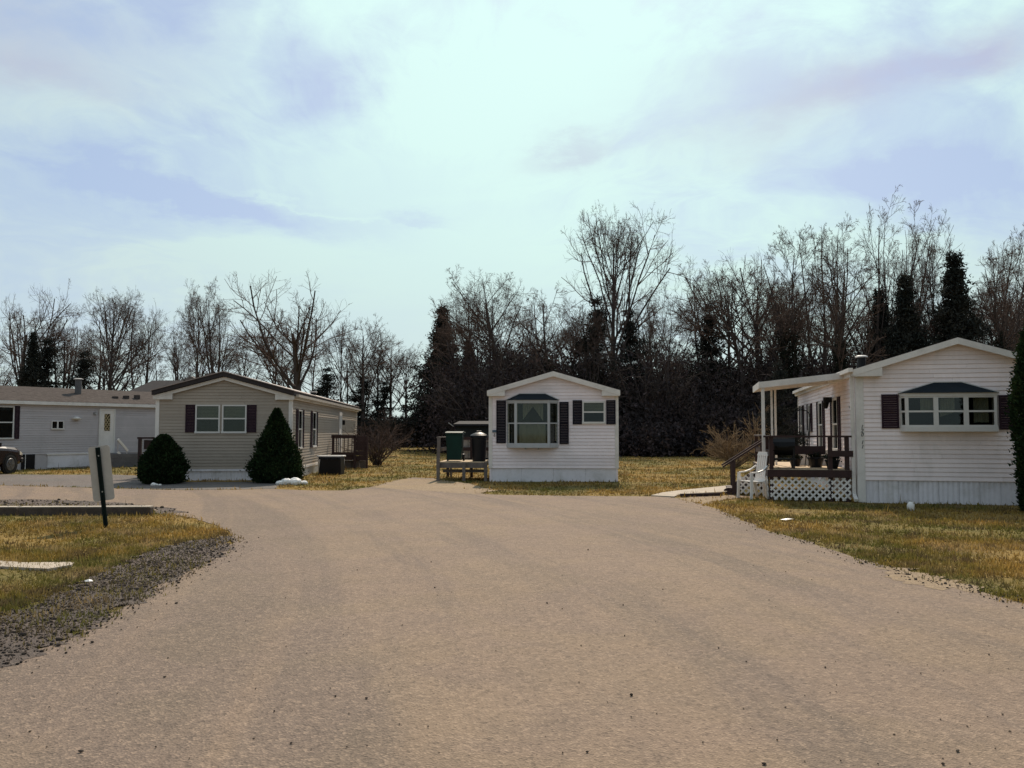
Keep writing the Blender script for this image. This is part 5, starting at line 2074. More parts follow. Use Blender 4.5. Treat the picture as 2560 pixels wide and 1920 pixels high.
def bare_tree(seed, H=15.0, trunk=0.5, stems=1, lean=0.0, ang=(22, 45), up=0.10, n1=11, n2=7, n3=5, n4=4, r0=0.22, spread=0.5, wob=0.06, t0=0.35, minr=0.0085, ivy=0.0, stem_ang=14, fork=0.86):
    """returns (trunk mesh, crown mesh, ivy mesh)"""
    rng = np.random.default_rng(seed)
    K = 9
    st = np.zeros((stems, K, 3))
    for s in range(stems):
        a = rng.uniform(0, 2 * math.pi)
        tilt = math.radians(stem_ang) * (1 if stems > 1 else 0.15)
        D = np.array([math.cos(a) * math.sin(tilt) + lean, math.sin(a) * math.sin(tilt), math.cos(tilt)])
        p = np.array([rng.normal(0, 0.12) if stems > 1 else 0, rng.normal(0, 0.12) if stems > 1 else 0, -0.1])
        for q in range(K):
            st[s, q] = p
            D = D + rng.normal(0, wob, 3) + np.array([0, 0, 0.04])
            D /= np.linalg.norm(D)
            p = p + D * H * (fork if stems == 1 else rng.uniform(0.7, 0.9)) / (K - 1)
    Rt = np.linspace(1, 0.14 if fork > 0.59 else 0.36, K)[None, :] * r0 * (1 if stems == 1 else 0.62) * np.ones((stems, 1))
    Rt[:, 0] *= 1.25
    P1, R1 = grow(rng, st, Rt, max(3, n1 // stems + 2 * (stems > 1)), t0, 0.97, ang, 1, 7, 0.5, up, 0.10, len0=H * spread, lfall=0.62)
    P2, R2 = grow(rng, P1, R1, n2, 0.25, 0.98, (28, 62), 0.50, 5, 0.55, up * 0.8, 0.13, minr=minr * 1.3)
    P3, R3 = grow(rng, P2, R2, n3, 0.2, 0.98, (28, 60), 0.52, 4, 0.6, up * 0.7, 0.14, minr=minr)
    P4, R4 = grow(rng, P3, R3, n4, 0.2, 1.0, (25, 60), 0.6, 3, 0.7, up * 0.4, 0.12, minr=minr * 0.8)
    T = join([batch_tubes(st, Rt, 8), batch_tubes(P1, R1, 5)])
    C = join([batch_tubes(P2, R2, 4), batch_tubes(P3, R3, 3), batch_tubes(P4, R4, 3)])
    tm = np_mesh('trunk', *T)
    cm = np_mesh('crown', *C)
    tm.materials.append(M_BARK)
    cm.materials.append(M_TWIG)
    im = None
    if ivy:
        n = int(2600 * ivy)
        s = rng.integers(0, stems, n)
        tt = rng.uniform(0.03, 0.62, n) * (K - 1)
        i = np.minimum(tt.astype(int), K - 2)
        c = st[s, i] + (st[s, i + 1] - st[s, i]) * (tt - i)[:, None]
        c = c + rng.normal(0, 1, (n, 3)) * np.array([0.42, 0.42, 0.4]) * (1.15 - tt / (K - 1))[:, None]
        im = leaf_tris(rng, c, 0.16)
        im.materials.append(M_IVY)
    return tm, cm, im


def leaf_tris(rng, c, size, name='leaves', up=None, slim=0.35):
    n = len(c)
    d1 = rng.normal(0, 1, (n, 3))
    if up is not None:
        d1 = d1 * 0.6 + up
    d1 /= np.linalg.norm(d1, axis=1, keepdims=True)
    d2 = np.cross(d1, rng.normal(0, 1, (n, 3)))
    d2 /= np.linalg.norm(d2, axis=1, keepdims=True) + 1e-9
    s = size * rng.uniform(0.6, 1.3, (n, 1))
    V = np.stack([c - d2 * s * slim, c + d2 * s * slim, c + d1 * s], 1).reshape(-1, 3)
    return np_mesh(name, V, np.arange(3 * n).reshape(-1, 3))


def conifer(seed, H=13.0, base_r=2.6, levels=26, per=9, ragged_=0.35, clear=0.06, size=0.32, power=0.75):
    rng = np.random.default_rng(seed)
    K = 6
    st = np.zeros((1, K, 3))
    st[0, :, 2] = np.linspace(-0.1, H, K)
    st[0, 1:, :2] = rng.normal(0, 0.08, (K - 1, 2))
    Rt = np.linspace(0.2, 0.03, K)[None]
    Bs, Br, Lc = [], [], []
    for q in range(levels):
        f = clear + (1 - clear) * (q + rng.uniform(0, 0.6)) / levels
        z = f * H
        rad = base_r * (1 - f) ** power * (1 + 0.18 * math.sin(q * 2.3) * math.sin(q * 0.7 + seed)) + 0.05
        for k in range(per):
            a = rng.uniform(0, 2 * math.pi)
            L = rad * rng.uniform(max(0.25, 1 - ragged_ * 1.4), 1 + ragged_ * 0.3)
            D = np.array([math.cos(a), math.sin(a), rng.uniform(-0.1, 0.35)])
            t = np.linspace(0, 1, 4)[:, None]
            p = np.array([0, 0, z]) + D * L * t + np.array([0, 0, 1]) * (t ** 2) * L * 0.12
            Bs.append(p)
            Br.append(np.linspace(0.03, 0.008, 4))
            m = int(14 + 66 * L)
            tt = rng.uniform(0.15, 1.05, m)
            c = np.array([0, 0, z]) + D * (L * tt)[:, None] + rng.normal(0, 0.2, (m, 3)) * np.array([1, 1, 0.8])
            Lc.append(c)
    T = join([batch_tubes(st, Rt, 7), batch_tubes(np.array(Bs), np.array(Br), 3)])
    tm = np_mesh('trunk', *T)
    tm.materials.append(M_BARK)
    cm = leaf_tris(rng, np.concatenate(Lc), size, 'crown', up=np.array([0, 0, 0.35]), slim=0.2)
    cm.materials.append(M_PINE)
    return tm, cm, None


def plant_tree(name, meshes, loc, sc, rz, label, cat='tree', group=None):
    r = empty(name, loc, rz, label, cat, group)
    r.scale = sc
    new_obj('trunk', meshes[0], None, r)
    new_obj('crown', meshes[1], None, r)
    if len(meshes) > 2 and meshes[2] is not None:
        new_obj('ivy', meshes[2], None, r)
    return r


# prototypes (meshes are shared by the copies)
PR = {
    'oak': bare_tree(11, fork=0.55, ang=(25, 62), up=0.06, n1=13, n2=8, n3=6, n4=4, r0=0.29, spread=0.56, t0=0.40, wob=0.03),
    'fan': bare_tree(12, fork=0.78, ang=(24, 46), up=0.06, n1=22, n2=8, n3=6, n4=4, r0=0.30, spread=0.50, t0=0.33, wob=0.02),
    'tall': bare_tree(13, fork=0.7, ang=(22, 55), up=0.06, n1=14, n2=8, n3=6, n4=4, r0=0.26, spread=0.42, t0=0.34, wob=0.04),
    'twin': bare_tree(14, stems=2, ang=(28, 60), up=0.05, n1=16, n2=8, n3=6, r0=0.30, spread=0.40, t0=0.38, stem_ang=13),
    'multi': bare_tree(15, stems=4, ang=(22, 55), up=0.06, n1=18, n2=8, n3=5, r0=0.28, spread=0.32, t0=0.35, stem_ang=16),
    'wild': bare_tree(16, fork=0.6, ang=(35, 80), up=0.04, n1=14, n2=8, n3=6, r0=0.26, spread=0.48, t0=0.3, wob=0.09),
    'leaning': bare_tree(17, fork=0.72, lean=0.32, ang=(25, 60), up=0.05, n1=14, n2=8, n3=6, r0=0.26, spread=0.46, t0=0.42, wob=0.06),
    'pole': bare_tree(18, ang=(30, 60), up=0.06, n1=14, n2=6, n3=5, n4=4, r0=0.17, spread=0.24, t0=0.40),
    'vine': bare_tree(19, fork=0.7, ang=(30, 70), up=0.03, n1=16, n2=8, r0=0.26, spread=0.38, t0=0.25, wob=0.07, ivy=1.5),
    'vine2': bare_tree(20, stems=2, ang=(28, 60), up=0.05, n1=16, n2=8, r0=0.28, spread=0.36, t0=0.3, wob=0.06, ivy=1.5),
    'sparse': bare_tree(21, stems=3, ang=(20, 45), up=0.07, n1=15, n2=6, n3=5, n4=3, r0=0.28, spread=0.38, t0=0.4, wob=0.05, stem_ang=17),
    'pine': conifer(31, 13, 4.2, levels=32, per=13, ragged_=0.42, size=0.26, power=1.1),
    'cedar': conifer(32, 11, 3.0, levels=18, per=7, ragged_=0.8, size=0.24, power=0.8),
    'spruce': conifer(33, 12, 3.6, levels=30, per=12, ragged_=0.42, size=0.25, power=1.1),
}
BASEH, BASEW = {}, {}
for k_, (tm_, cm_, im_) in PR.items():
    co = np.empty(len(cm_.vertices) * 3, dtype=np.float32)
    cm_.vertices.foreach_get('co', co)
    co = co.reshape(-1, 3)
    BASEH[k_] = float(np.percentile(co[:, 2], 99.93))
    BASEW[k_] = float(np.percentile(co[:, 0], 97) - np.percentile(co[:, 0], 3))


def tree_at(kind, u, Y, top, wid=1.0, rz=0.0, label=None, group=None, name='bare_tree'):
    h = zat(top, Y) / BASEH[kind]
    if wid > 5:                       # crown width given in photograph pixels
        wid = wid / F * Y / BASEW[kind] / h
    return plant_tree(name, PR[kind], (xat(u, Y), Y, 0), (h * wid, h * wid, h), R(rz), label, 'tree', group)


LEFTG = 'bare trees in the far row on the left'
# prominent trees, each found in the photograph
tree_at('oak', 42, 84, 688, 150, 40, 'bare tree farthest left, rising over the grey house', LEFTG)
tree_at('fan', 268, 84, 712, 150, 10, 'fan shaped bare tree behind the right end of the grey house', LEFTG)
tree_at('tall', 494, 82, 705, 110, 80, 'slim bare tree leaning behind the peak of the tan house', LEFTG)
tree_at('multi', 560, 80, 702, 130, 0, 'many stemmed bare tree behind the tan house roof peak', LEFTG)
tree_at('oak', 755, 78, 688, 230, 200, 'big spreading forked bare tree behind the tan house', LEFTG)
tree_at('tall', 855, 86, 775, 90, 20, 'small bare tree just right of the big forked one', LEFTG)
tree_at('twin', 345, 88, 765, 110, 120, 'two stemmed bare tree above the dark far roof', LEFTG)
tree_at('wild', 700, 84, 800, 0.8, 45, 'low crooked bare tree left of the big forked one', LEFTG)
tree_at('multi', 150, 88, 770, 130, 70, 'many stemmed bare tree above the middle of the grey house', LEFTG)
WOODG = 'bare trees at the front of the right wood'
tree_at('leaning', 1290, 60, 655, 230, 180, 'bare tree leaning left behind the middle house', WOODG)
tree_at('twin', 1225, 63, 700, 150, 30, 'two stemmed bare tree just right of the pointed pine', WOODG)
tree_at('vine', 1372, 60, 700, 140, 60, 'broken topped bare tree wrapped in vines behind the middle house', WOODG)
tree_at('fan', 1532, 62, 498, 205, 25, 'tallest bare tree, wide fan crown standing over the wood', WOODG)
tree_at('wild', 1668, 58, 690, 170, 90, 'crooked bare tree right of the tallest one', WOODG)
tree_at('leaning', 1905, 58, 640, 260, 175, 'arching bare tree leaning left at the start of the right hand group', WOODG)
tree_at('oak', 1905, 62, 590, 190, 70, 'spreading bare tree above the porch awning', WOODG)
tree_at('vine2', 1995, 57, 565, 190, 10, 'vine hung two stemmed tree above the porch awning', WOODG)
tree_at('multi', 2060, 60, 545, 170, 50, 'many stemmed bare tree left of the right house vent pipe', WOODG)
tree_at('vine', 2112, 56, 600, 170, 140, 'vine choked bare tree directly above the right house left eave', WOODG)
tree_at('sparse', 2170, 60, 500, 170, 20, 'tall thin limbed bare tree above the right house left eave', WOODG)
tree_at('sparse', 2265, 64, 515, 170, 110, 'tall thin limbed bare tree under the contrail', WOODG)
tree_at('tall', 2345, 60, 560, 120, 0, 'slim bare tree between the two dark spruces', WOODG)
tree_at('sparse', 2460, 60, 555, 170, 60, 'thin limbed bare tree right of the right house peak', WOODG)
tree_at('vine2', 2545, 57, 600, 170, 80, 'vine hung bare tree at the right picture edge', WOODG)
EV = 'dark evergreens of the wood'
tree_at('pine', 1105, 72, 768, 1.2, 0, 'pointed dark pine at the left end of the wood', EV, 'pine_tree')
tree_at('pine', 1170, 76, 850, 1.1, 60, 'lower dark pine behind the pointed one', EV, 'pine_tree')
tree_at('cedar', 1490, 60, 745, 1.15, 30, 'ragged dark evergreen left of the tallest bare tree trunk', EV, 'cedar_tree')
tree_at('cedar', 1575, 63, 775, 1.1, 130, 'ragged dark evergreen right of the tallest bare tree trunk', EV, 'cedar_tree')
tree_at('cedar', 1775, 60, 760, 1.1, 100, 'ragged dark evergreen between middle house and porch awning', EV, 'cedar_tree')
tree_at('spruce', 2270, 56, 690, 1.1, 0, 'dark spruce left of the right house peak', EV, 'spruce_tree')
tree_at('spruce', 2205, 60, 725, 1.0, 80, 'low dark spruce above the right house left roof slope', EV, 'spruce_tree')
tree_at('spruce', 2395, 57, 635, 1.1, 50, 'tall dark spruce right above the right house peak', EV, 'spruce_tree')
tree_at('cedar', 1945, 28, 905, 1.0, 20, 'dark narrow evergreen close behind the porch awning', EV, 'cedar_tree')
LEV = 'dark evergreens of the far left row'
tree_at('spruce', 78, 80, 832, 0.9, 0, 'dark evergreen beside the leftmost bare tree', LEV, 'spruce_tree')
tree_at('cedar', 112, 82, 848, 1.4, 30, 'dark broad evergreen above the left part of the grey house', LEV, 'cedar_tree')
tree_at('cedar', 205, 82, 880, 1.5, 90, 'dark broad evergreen beside the grey house chimney pipe', LEV, 'cedar_tree')
tree_at('cedar', 815, 80, 920, 1.6, 60, 'dark low evergreen above the far end of the tan house roof', LEV, 'cedar_tree')
tree_at('cedar', 905, 82, 940, 1.6, 10, 'dark low evergreen just past the tan house', LEV, 'cedar_tree')
tree_at('cedar', 960, 84, 955, 1.6, 10, 'dark low evergreen farther right past the tan house', LEV, 'cedar_tree')

# the rest of both rows
rng = random.Random(5)
kinds = ['tall', 'pole', 'twin', 'wild', 'pole', 'vine2', 'multi', 'tall']
for k in range(24):
    u = -160 + k * 47 + rng.uniform(-16, 16)
    top = rng.uniform(800, 880) if u < 860 else rng.uniform(830, 900)
    kd = rng.choice(['tall', 'pole', 'twin', 'pole', 'wild'])
    pos = 'past the left picture edge' if u < 0 else 'above the grey house left half' if u < 190 else 'above the grey house right half' if u < 395 else 'above the tan house front' if u < 600 else 'above the tan house side roof' if u < 860 else 'right of the tan house'
    tree_at(kd, u, rng.uniform(88, 104), top, rng.uniform(0.8, 1.1), rng.uniform(0, 360), 'lesser ' + {'tall': 'upright', 'pole': 'slim', 'twin': 'two stemmed', 'wild': 'crooked'}[kd] + ' bare tree of the far row ' + pos, 'lesser bare trees of the left row')
for k in range(4):
    u = 905 + k * 38 + rng.uniform(-10, 10)
    tree_at(rng.choice(['wild', 'twin', 'tall']), u, rng.uniform(76, 90), (785, 850, 840, 850)[k], 0.9, rng.uniform(0, 360), 'bare tree in the low gap between tan house and pointed pine', 'bare trees in the gap')
LOOK = {'tall': 'upright', 'pole': 'slim', 'twin': 'two stemmed', 'wild': 'crooked', 'vine2': 'vine hung', 'multi': 'many stemmed'}


def where(u):
    for lim, txt in ((1225, 'just left of the middle house roof'), (1400, 'behind the middle house left half'), (1550, 'behind the middle house right half'), (1700, 'just right of the middle house'),
                     (1850, 'left of the porch awning'), (2000, 'above the porch awning post'), (2140, 'above the awning and house join'), (2260, 'above the right house left roof'),
                     (2390, 'left of the right house peak'), (2560, 'right of the right house peak')):
        if u < lim:
            return txt
    return 'past the right picture edge'


for k in range(46):
    u = 1150 + k * 35 + rng.uniform(-15, 15)
    hump = 720 if u < 1750 else 640
    kd = rng.choice(kinds)
    tree_at(kd, u, rng.uniform(59, 78), rng.uniform(hump, hump + 130), rng.uniform(0.7, 1.0), rng.uniform(0, 360), 'lesser ' + LOOK[kd] + ' bare tree of the wood ' + where(u), 'lesser bare trees of the right wood')


# undergrowth: a tangle nobody could count
def brush_proto(seed, H=4.0):
    r = np.random.default_rng(seed)
    n = 12
    st = np.zeros((n, 5, 3))
    for s in range(n):
        a = r.uniform(0, 2 * math.pi)
        D = np.array([math.cos(a) * 0.35, math.sin(a) * 0.35, 1.0])
        p = np.array([r.normal(0, 0.3), r.normal(0, 0.3), 0])
        for q in range(5):
            st[s, q] = p
            D = D + r.normal(0, 0.16, 3)
            D /= np.linalg.norm(D)
            p = p + D * H * r.uniform(0.55, 1.0) / 4
    Rt = np.linspace(0.03, 0.012, 5)[None] * np.ones((n, 1))
    P1, R1 = grow(r, st, Rt, 6, 0.2, 1.0, (25, 65), 0.42, 4, 0.7, 0.05, 0.2, minr=0.014)
    P2, R2 = grow(r, P1, R1, 3, 0.2, 1.0, (25, 65), 0.5, 3, 0.8, 0.03, 0.2, minr=0.011)
    V, Fq = join([batch_tubes(st, Rt, 3), batch_tubes(P1, R1, 3), batch_tubes(P2, R2, 3)])
    m = 1150
    c = np.stack([r.normal(0, 0.27 * H, m), r.normal(0, 0.27 * H, m), r.beta(1.2, 1.7, m) * H * 0.85], 1)
    return V, Fq, c


BR = [brush_proto(s) for s in (41, 42, 43, 44)]


def thicket(name, spots, twig_mat, leaf_mat, seed, leaf=0.17):
    r = np.random.default_rng(seed)
    parts, cs_ = [], []
    for (x, y, h, wd) in spots:
        V, Fq, c = BR[r.integers(0, 4)]
        a = r.uniform(0, 2 * math.pi)
        ca, sa = math.cos(a), math.sin(a)
        Rm = np.array([[ca, -sa, 0], [sa, ca, 0], [0, 0, 1]])
        S = np.array([wd, wd, 1]) * h / 4.0
        parts.append(((V @ Rm.T) * S + (x, y, 0), Fq))
        cs_.append((c @ Rm.T) * S + (x, y, 0))
    V, Fq = join(parts)
    o = new_obj(name, np_mesh(name, V, Fq), twig_mat)
    o['kind'] = 'stuff'
    if leaf_mat:
        me = leaf_tris(r, np.concatenate(cs_), leaf, 'leaf_litter')
        c2 = new_obj(name.replace('thicket', 'bramble') if 'thicket' in name else 'dead_leaves', me, leaf_mat)
        c2['kind'] = 'stuff'
        tag(c2, 'dark withered leaves and brambles filling the thicket', 'bramble')
    return o


r5 = random.Random(8)
spots = []
for k in range(250):
    u = r5.uniform(1135, 2800)
    Y = r5.uniform(58 if u < 1220 else 54, 76)
    spots.append((xat(u, Y), Y, r5.uniform(4.5, 10.0) * (0.6 if Y < 57 else 1.0), r5.uniform(0.6, 0.95)))
for k in range(46):
    u = 1215 + k * 34
    Y = 53.5 + r5.uniform(-0.8, 1.5)
    spots.append((xat(u, Y), Y, r5.uniform(1.6, 4.0), 1.2))
o = thicket('thicket', spots, M_BARK, M_DEAD, 51, 0.24)
tag(o, 'dense dark undergrowth along the front of the right wood', 'thicket')
spots = []
for k in range(95):
    u = r5.uniform(-300, 1080)
    Y = r5.uniform(84, 108)
    spots.append((xat(u, Y), Y, r5.uniform(2.5, 6.0) * (1 if u < 860 else 0.8), r5.uniform(0.9, 1.4)))
o = thicket('hedgerow_thicket', spots, M_BARK, M_DEAD, 52, 0.26)
tag(o, 'low dark undergrowth below the far left row of trees', 'thicket')


# cone shaped shrubs
def cone_shrub(loc, H, Rb, seed, label, n=16000, belly=0.25, mat_=M_ARB, group='clipped evergreen shrubs', lump=0.10, size=0.075, name='cone_shrub', power=0.85):
    r = np.random.default_rng(seed)
    e = empty(name, loc, 0, label, 'shrub', group)

    def rad(f):
        f = np.clip(f, 0, 1)
        return Rb * np.where(f < belly, 0.80 + 0.20 * np.sin(f / belly * math.pi / 2), np.clip(1 - (f - belly) / (1 - belly), 0, 1) ** power * 0.97 + 0.03)
    f = r.uniform(0, 1, n) ** 1.2
    a = r.uniform(0, 2 * math.pi, n)
    ln = 1 + lump * (np.sin(a * 5 + f * 17) * 0.5 + np.sin(a * 11 - f * 31) * 0.3 + r.normal(0, 0.45, n))
    rr = rad(f) * ln * r.uniform(0.8, 1.0, n) ** 0.5
    rr = rr * np.where(r.uniform(0, 1, n) < 0.04, r.uniform(1.05, 1.2, n), 1.0)
    c = np.stack([np.cos(a) * rr, np.sin(a) * rr, f * H * 0.97 + 0.03], 1)
    out = np.stack([np.cos(a), np.sin(a), np.full(n, 0.9)], 1)
    me = leaf_tris(r, c, size, 'foliage', up=out)
    new_obj('foliage', me, mat_, e)
    # inner mass of shaded twigs
    ks, kz = 18, 16
    V = []
    for q in range(kz + 1):
        ff = q / kz
        for k in range(ks):
            aa = 2 * math.pi * k / ks
            rq = float(rad(np.array(ff))) * 0.80 * (1 + r.normal(0, 0.06))
            V.append((math.cos(aa) * rq, math.sin(aa) * rq, ff * H * 0.95 + 0.02))
    idx = np.arange((kz + 1) * ks).reshape(kz + 1, ks)
    nx = np.roll(idx, -1, 1)
    Fq = np.stack([idx[:-1], nx[:-1], nx[1:], idx[1:]], -1).reshape(-1, 4)
    new_obj('inner_branches', np_mesh('inner_branches', np.array(V), Fq), mat_, e)
    m = MB()
    m.tube([(0, 0, -0.02), (0, 0, H * 0.4)], [0.06, 0.04], 8)
    m.build('trunk', M_BARK, e)
    return e


g = gp(690, 1206)
cone_shrub((g.x, g.y, 0), 2.33, 0.74, 61, 'taller dark cone shaped evergreen shrub at the right corner of the tan house', lump=0.22, belly=0.2)
g = gp(407, 1209)
cone_shrub((g.x, g.y, 0), 1.48, 0.61, 62, 'shorter dark rounded evergreen shrub at the left corner of the tan house', belly=0.35, power=0.6, lump=0.22)
g = gp(2642, 1284)
cone_shrub((g.x, g.y, 0), 4.5, 0.68, 63, 'tall dark columnar evergreen at the right picture edge before the white house', n=26000, belly=0.55, power=0.6)


# twiggy bushes
def twig_bush(loc, H, Wd, seed, twig, label, n=34, droop=-0.10, name='twiggy_bush', thick=0.013, sub=(6, 4)):
    r = np.random.default_rng(seed)
    e = empty(name, loc, 0, label, 'bush')
    st = np.zeros((n, 7, 3))
    for s in range(n):
        a = r.uniform(0, 2 * math.pi)
        el = r.uniform(0.3, 1.3)
        D = np.array([math.cos(a) * math.cos(el), math.sin(a) * math.cos(el), math.sin(el) + 0.35])
        p = np.array([r.normal(0, 0.10), r.normal(0, 0.10), 0])
        L = H * r.uniform(0.8, 1.25)
        for q in range(7):
            st[s, q] = p
            D = D / np.linalg.norm(D)
            p = p + D * np.array([Wd / H / 1.1, Wd / H / 1.1, 1]) * L / 6
            D = D + np.array([0, 0, droop]) + r.normal(0, 0.10, 3)
    st[:, :, 2] = np.maximum(st[:, :, 2], 0.03)
    Rt = np.linspace(thick * 1.6, thick * 0.7, 7)[None] * np.ones((n, 1))
    P1, R1 = grow(r, st, Rt, sub[0], 0.2, 1.0, (15, 50), 0.38, 4, 0.7, droop * 0.7, 0.16, minr=thick * 0.6)
    P2, R2 = grow(r, P1, R1, sub[1], 0.2, 1.0, (15, 50), 0.5, 3, 0.8, droop * 0.5, 0.16, minr=thick * 0.5)
    new_obj('stems', np_mesh('stems', *batch_tubes(st, Rt, 4)), twig, e)
    new_obj('twigs', np_mesh('twigs', *join([batch_tubes(P1, R1, 3), batch_tubes(P2, R2, 3)])), twig, e)
    return e


twig_bush((xat(945, 39), 39, 0), 2.0, 2.2, 71, M_REDTWIG, 'rounded brown leafless bush behind the brown porch', droop=-0.06, n=46)
twig_bush((xat(1835, 37), 37, 0), 1.6, 2.2, 72, M_GOLDTWIG, 'spiky straw coloured leafless bush left of the right deck', droop=-0.11, n=60)
twig_bush((xat(1905, 35), 35, 0), 2.7, 1.0, 73, M_GOLDTWIG, 'taller loose straw coloured bush behind the deck steps', droop=-0.05, n=18, sub=(5, 3))
twig_bush((xat(985, 70), 70, 0), 3.0, 3.0, 74, M_REDTWIG, 'low greyish bramble mound at the far end of the field', droop=-0.06, n=40, thick=0.02)


# ================================================================== lawn: loose blades and gravel
house_feet = []


def rect(cx, cy, az, x0, x1, y0, y1):
    a = R(az)
    return [(cx + x * math.cos(a) + y * math.sin(a), cy - x * math.sin(a) + y * math.cos(a)) for x, y in ((x0, y0), (x1, y0), (x1, y1), (x0, y1))]


feet = [rect(-0.715, 26.75, 3.0, 0, 4.07, 0, 16), rect(-11.58, 27.25, -4, 0, 4.33, 0, 18.5), rect(RH_FL.x, RH_FL.y, RH_AZ, 0, 4.12, 0, 11.2)]


def scatter_grass():
    r = np.random.default_rng(91)
    n = 330000
    u = r.uniform(-260, 2820, n)
    v = 1104 + (1720 - 1104) * r.uniform(0, 1, n) ** 1.25
    tt = (960 - v) / F
    Y = -CAM_H * (cs - tt * sn) / (tt * cs + sn)
    X = (u - 1280) / F * (Y * cs - CAM_H * sn)
    P = np.stack([X, Y], 1)
    P += r.normal(0, 0.02, P.shape) * (Y[:, None] / 10)
    keep = ~inpoly(P, [tuple(q) for q in road_poly])
    # a few tufts straggle over the road's edge
    keep |= ~inpoly(P + r.normal(0, 0.09, P.shape), [tuple(q) for q in road_poly])
    keep &= ~inpoly(P, [tuple(q) for q in pad_poly])
    keep &= ~inpoly(P, [tuple(q) for q in walk_poly])
    vg = inpoly(P, [tuple(q) for q in verge_poly]) | inpoly(P, [tuple(q) for q in tie_gravel])
    keep &= ~(vg & (r.uniform(0, 1, n) > 0.22))
    for dp in dirt_polys:
        keep &= ~(inpoly(P, [tuple(q) for q in dp]) & (r.uniform(0, 1, n) > 0.12))
    for ft in feet:
        keep &= ~inpoly(P, ft)
    P = P[keep]
    # clumpy cover: thin out in patches
    cl = np.sin(P[:, 0] * 1.7 + 2 * np.sin(P[:, 1] * 0.9)) + np.sin(P[:, 1] * 2.3 + P[:, 0] * 0.7) + r.normal(0, 0.9, len(P))
    bare = np.sin(P[:, 0] * 0.53 + 1.3 * np.sin(P[:, 1] * 0.41)) * np.sin(P[:, 1] * 0.77 + 0.6 * np.sin(P[:, 0] * 0.9))
    P = P[cl > -1.1 + 1.3 * np.clip(bare - 0.45, 0, 1)]
    n = len(P)
    Yd = P[:, 1]
    b = 2
    base = np.repeat(P, b, 0)
    N = n * b
    Yr = np.repeat(Yd, b)
    base = base + r.normal(0, 0.012, (N, 2)) * (1 + Yr[:, None] / 12)
    h = r.gamma(3, 0.0095, N) * np.where(r.uniform(0, 1, N) < 0.03, 2.0, 1.0) * np.clip(0.75 + Yr / 30, 0.8, 1.7) + 0.012
    w = 0.0032 + 0.00062 * Yr * r.uniform(0.6, 1.2, N)
    a = r.uniform(0, 2 * math.pi, N)
    lean = np.abs(r.normal(0.35, 0.75, N))
    la = r.uniform(0, 2 * math.pi, N)
    p0 = np.stack([base[:, 0] - np.cos(a) * w, base[:, 1] - np.sin(a) * w, np.full(N, -0.002)], 1)
    p1 = np.stack([base[:, 0] + np.cos(a) * w, base[:, 1] + np.sin(a) * w, np.full(N, -0.002)], 1)
    tip = np.stack([base[:, 0] + np.cos(la) * np.sin(lean) * h, base[:, 1] + np.sin(la) * np.sin(lean) * h, np.maximum(np.cos(lean), 0.1) * h + 0.004], 1)
    V = np.stack([p0, p1, tip], 1).reshape(-1, 3)
    o = new_obj('grass', np_mesh('grass', V, np.arange(3 * N).reshape(-1, 3)), M_GRASS)
    o['kind'] = 'stuff'
    tag(o, 'short dry ochre and green grass of the lawns', 'grass')


scatter_grass()


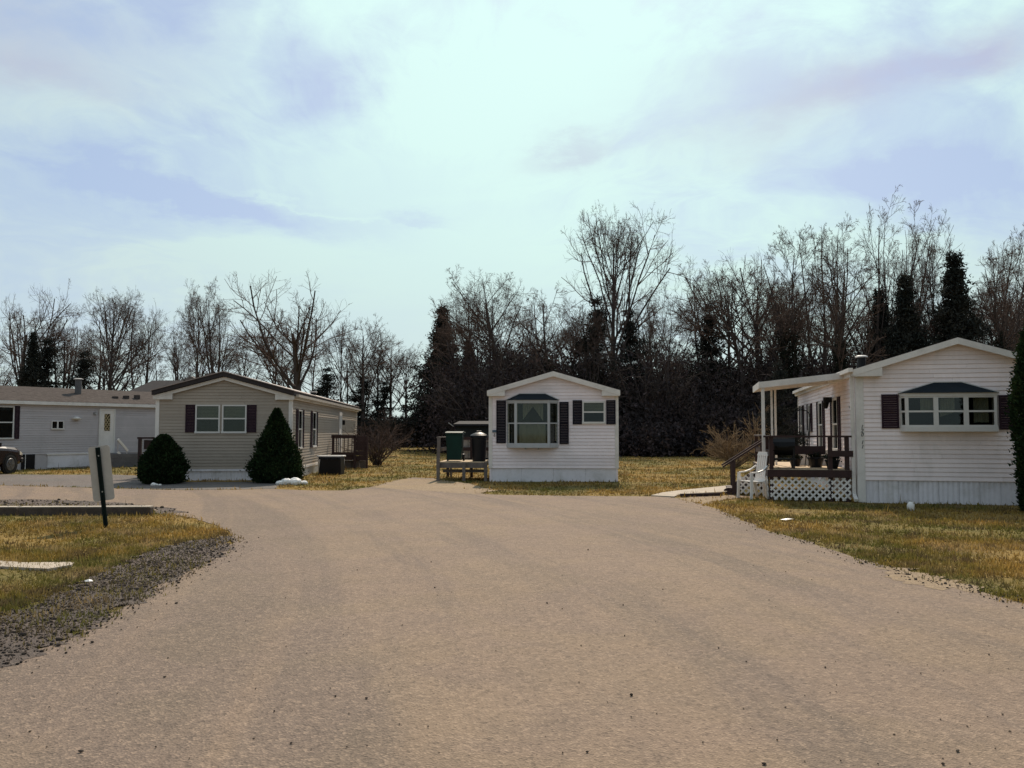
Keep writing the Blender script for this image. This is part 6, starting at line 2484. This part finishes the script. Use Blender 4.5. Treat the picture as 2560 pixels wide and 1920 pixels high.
def scatter_gravel():
    r = np.random.default_rng(95)
    # icosahedron
    ph = (1 + 5 ** 0.5) / 2
    iv = np.array([(-1, ph, 0), (1, ph, 0), (-1, -ph, 0), (1, -ph, 0), (0, -1, ph), (0, 1, ph), (0, -1, -ph), (0, 1, -ph), (ph, 0, -1), (ph, 0, 1), (-ph, 0, -1), (-ph, 0, 1)]) / 1.9
    it = np.array([(0, 11, 5), (0, 5, 1), (0, 1, 7), (0, 7, 10), (0, 10, 11), (1, 5, 9), (5, 11, 4), (11, 10, 2), (10, 7, 6), (7, 1, 8), (3, 9, 4), (3, 4, 2), (3, 2, 6), (3, 6, 8), (3, 8, 9), (4, 9, 5), (2, 4, 11), (6, 2, 10), (8, 6, 7), (9, 8, 1)])
    pts = []
    vp = np.array([tuple(q) for q in verge_poly])
    lo, hi = vp.min(0), vp.max(0)
    P = r.uniform(lo, hi, (60000, 2))
    P = P[inpoly(P, [tuple(q) for q in verge_poly])][:12000]
    P = P + r.normal(0, 0.13, P.shape)
    pts.append(np.column_stack([P, r.gamma(1.6, 0.0024, len(P)) + 0.0015]))
    tg = np.array([tuple(q) for q in tie_gravel])
    P = r.uniform(tg.min(0), tg.max(0), (6000, 2))
    P = P[inpoly(P, [tuple(q) for q in tie_gravel])][:1600]
    pts.append(np.column_stack([P, r.gamma(2, 0.005, len(P)) + 0.003]))
    # loose stones along the road edges and thinly over the road
    E = np.array([tuple(q) for q in right_edge[:-1]])
    for a, b in zip(E[:-1], E[1:]):
        m = 110
        t = r.uniform(0, 1, (m, 1))
        P = a + (b - a) * t + r.normal(0, 0.14, (m, 2))
        pts.append(np.column_stack([P, r.gamma(1.6, 0.0026, m) + 0.0015]))
    v = r.uniform(1260, 1919, 260)
    u = r.uniform(0, 2560, 260)
    P = np.array([tuple(gp(a, b).to_2d()) for a, b in zip(u, v)])
    P = P[inpoly(P, [tuple(q) for q in road_poly])]
    pts.append(np.column_stack([P, r.gamma(2.0, 0.0015, len(P)) + 0.0015]))
    A = np.concatenate(pts)
    n = len(A)
    sc_ = A[:, 2][:, None, None] * r.uniform(0.6, 1.2, (n, 1, 3)) * np.array([1.2, 1, 0.75])
    V = iv[None] * sc_ * r.uniform(0.8, 1.2, (n, 12, 1))
    th = r.uniform(0, 2 * math.pi, n)
    c_, s_ = np.cos(th)[:, None], np.sin(th)[:, None]
    V = np.stack([V[..., 0] * c_ - V[..., 1] * s_, V[..., 0] * s_ + V[..., 1] * c_, V[..., 2]], -1)
    V += np.stack([A[:, 0], A[:, 1], 0.012 + A[:, 2] * 0.3], 1)[:, None, :]
    Fq = (it[None] + (np.arange(n) * 12)[:, None, None]).reshape(-1, 3)
    m = leafy_mat('loose stones', (0.095, 0.075, 0.062), (0.055, 0.045, 0.04), (0.20, 0.155, 0.11), transl=0.0, scale=6)
    o = new_obj('loose_gravel', np_mesh('loose_gravel', V.reshape(-1, 3), Fq), m)
    o['kind'] = 'stuff'
    tag(o, 'loose dark gravel along the road edges', 'gravel')


scatter_gravel()
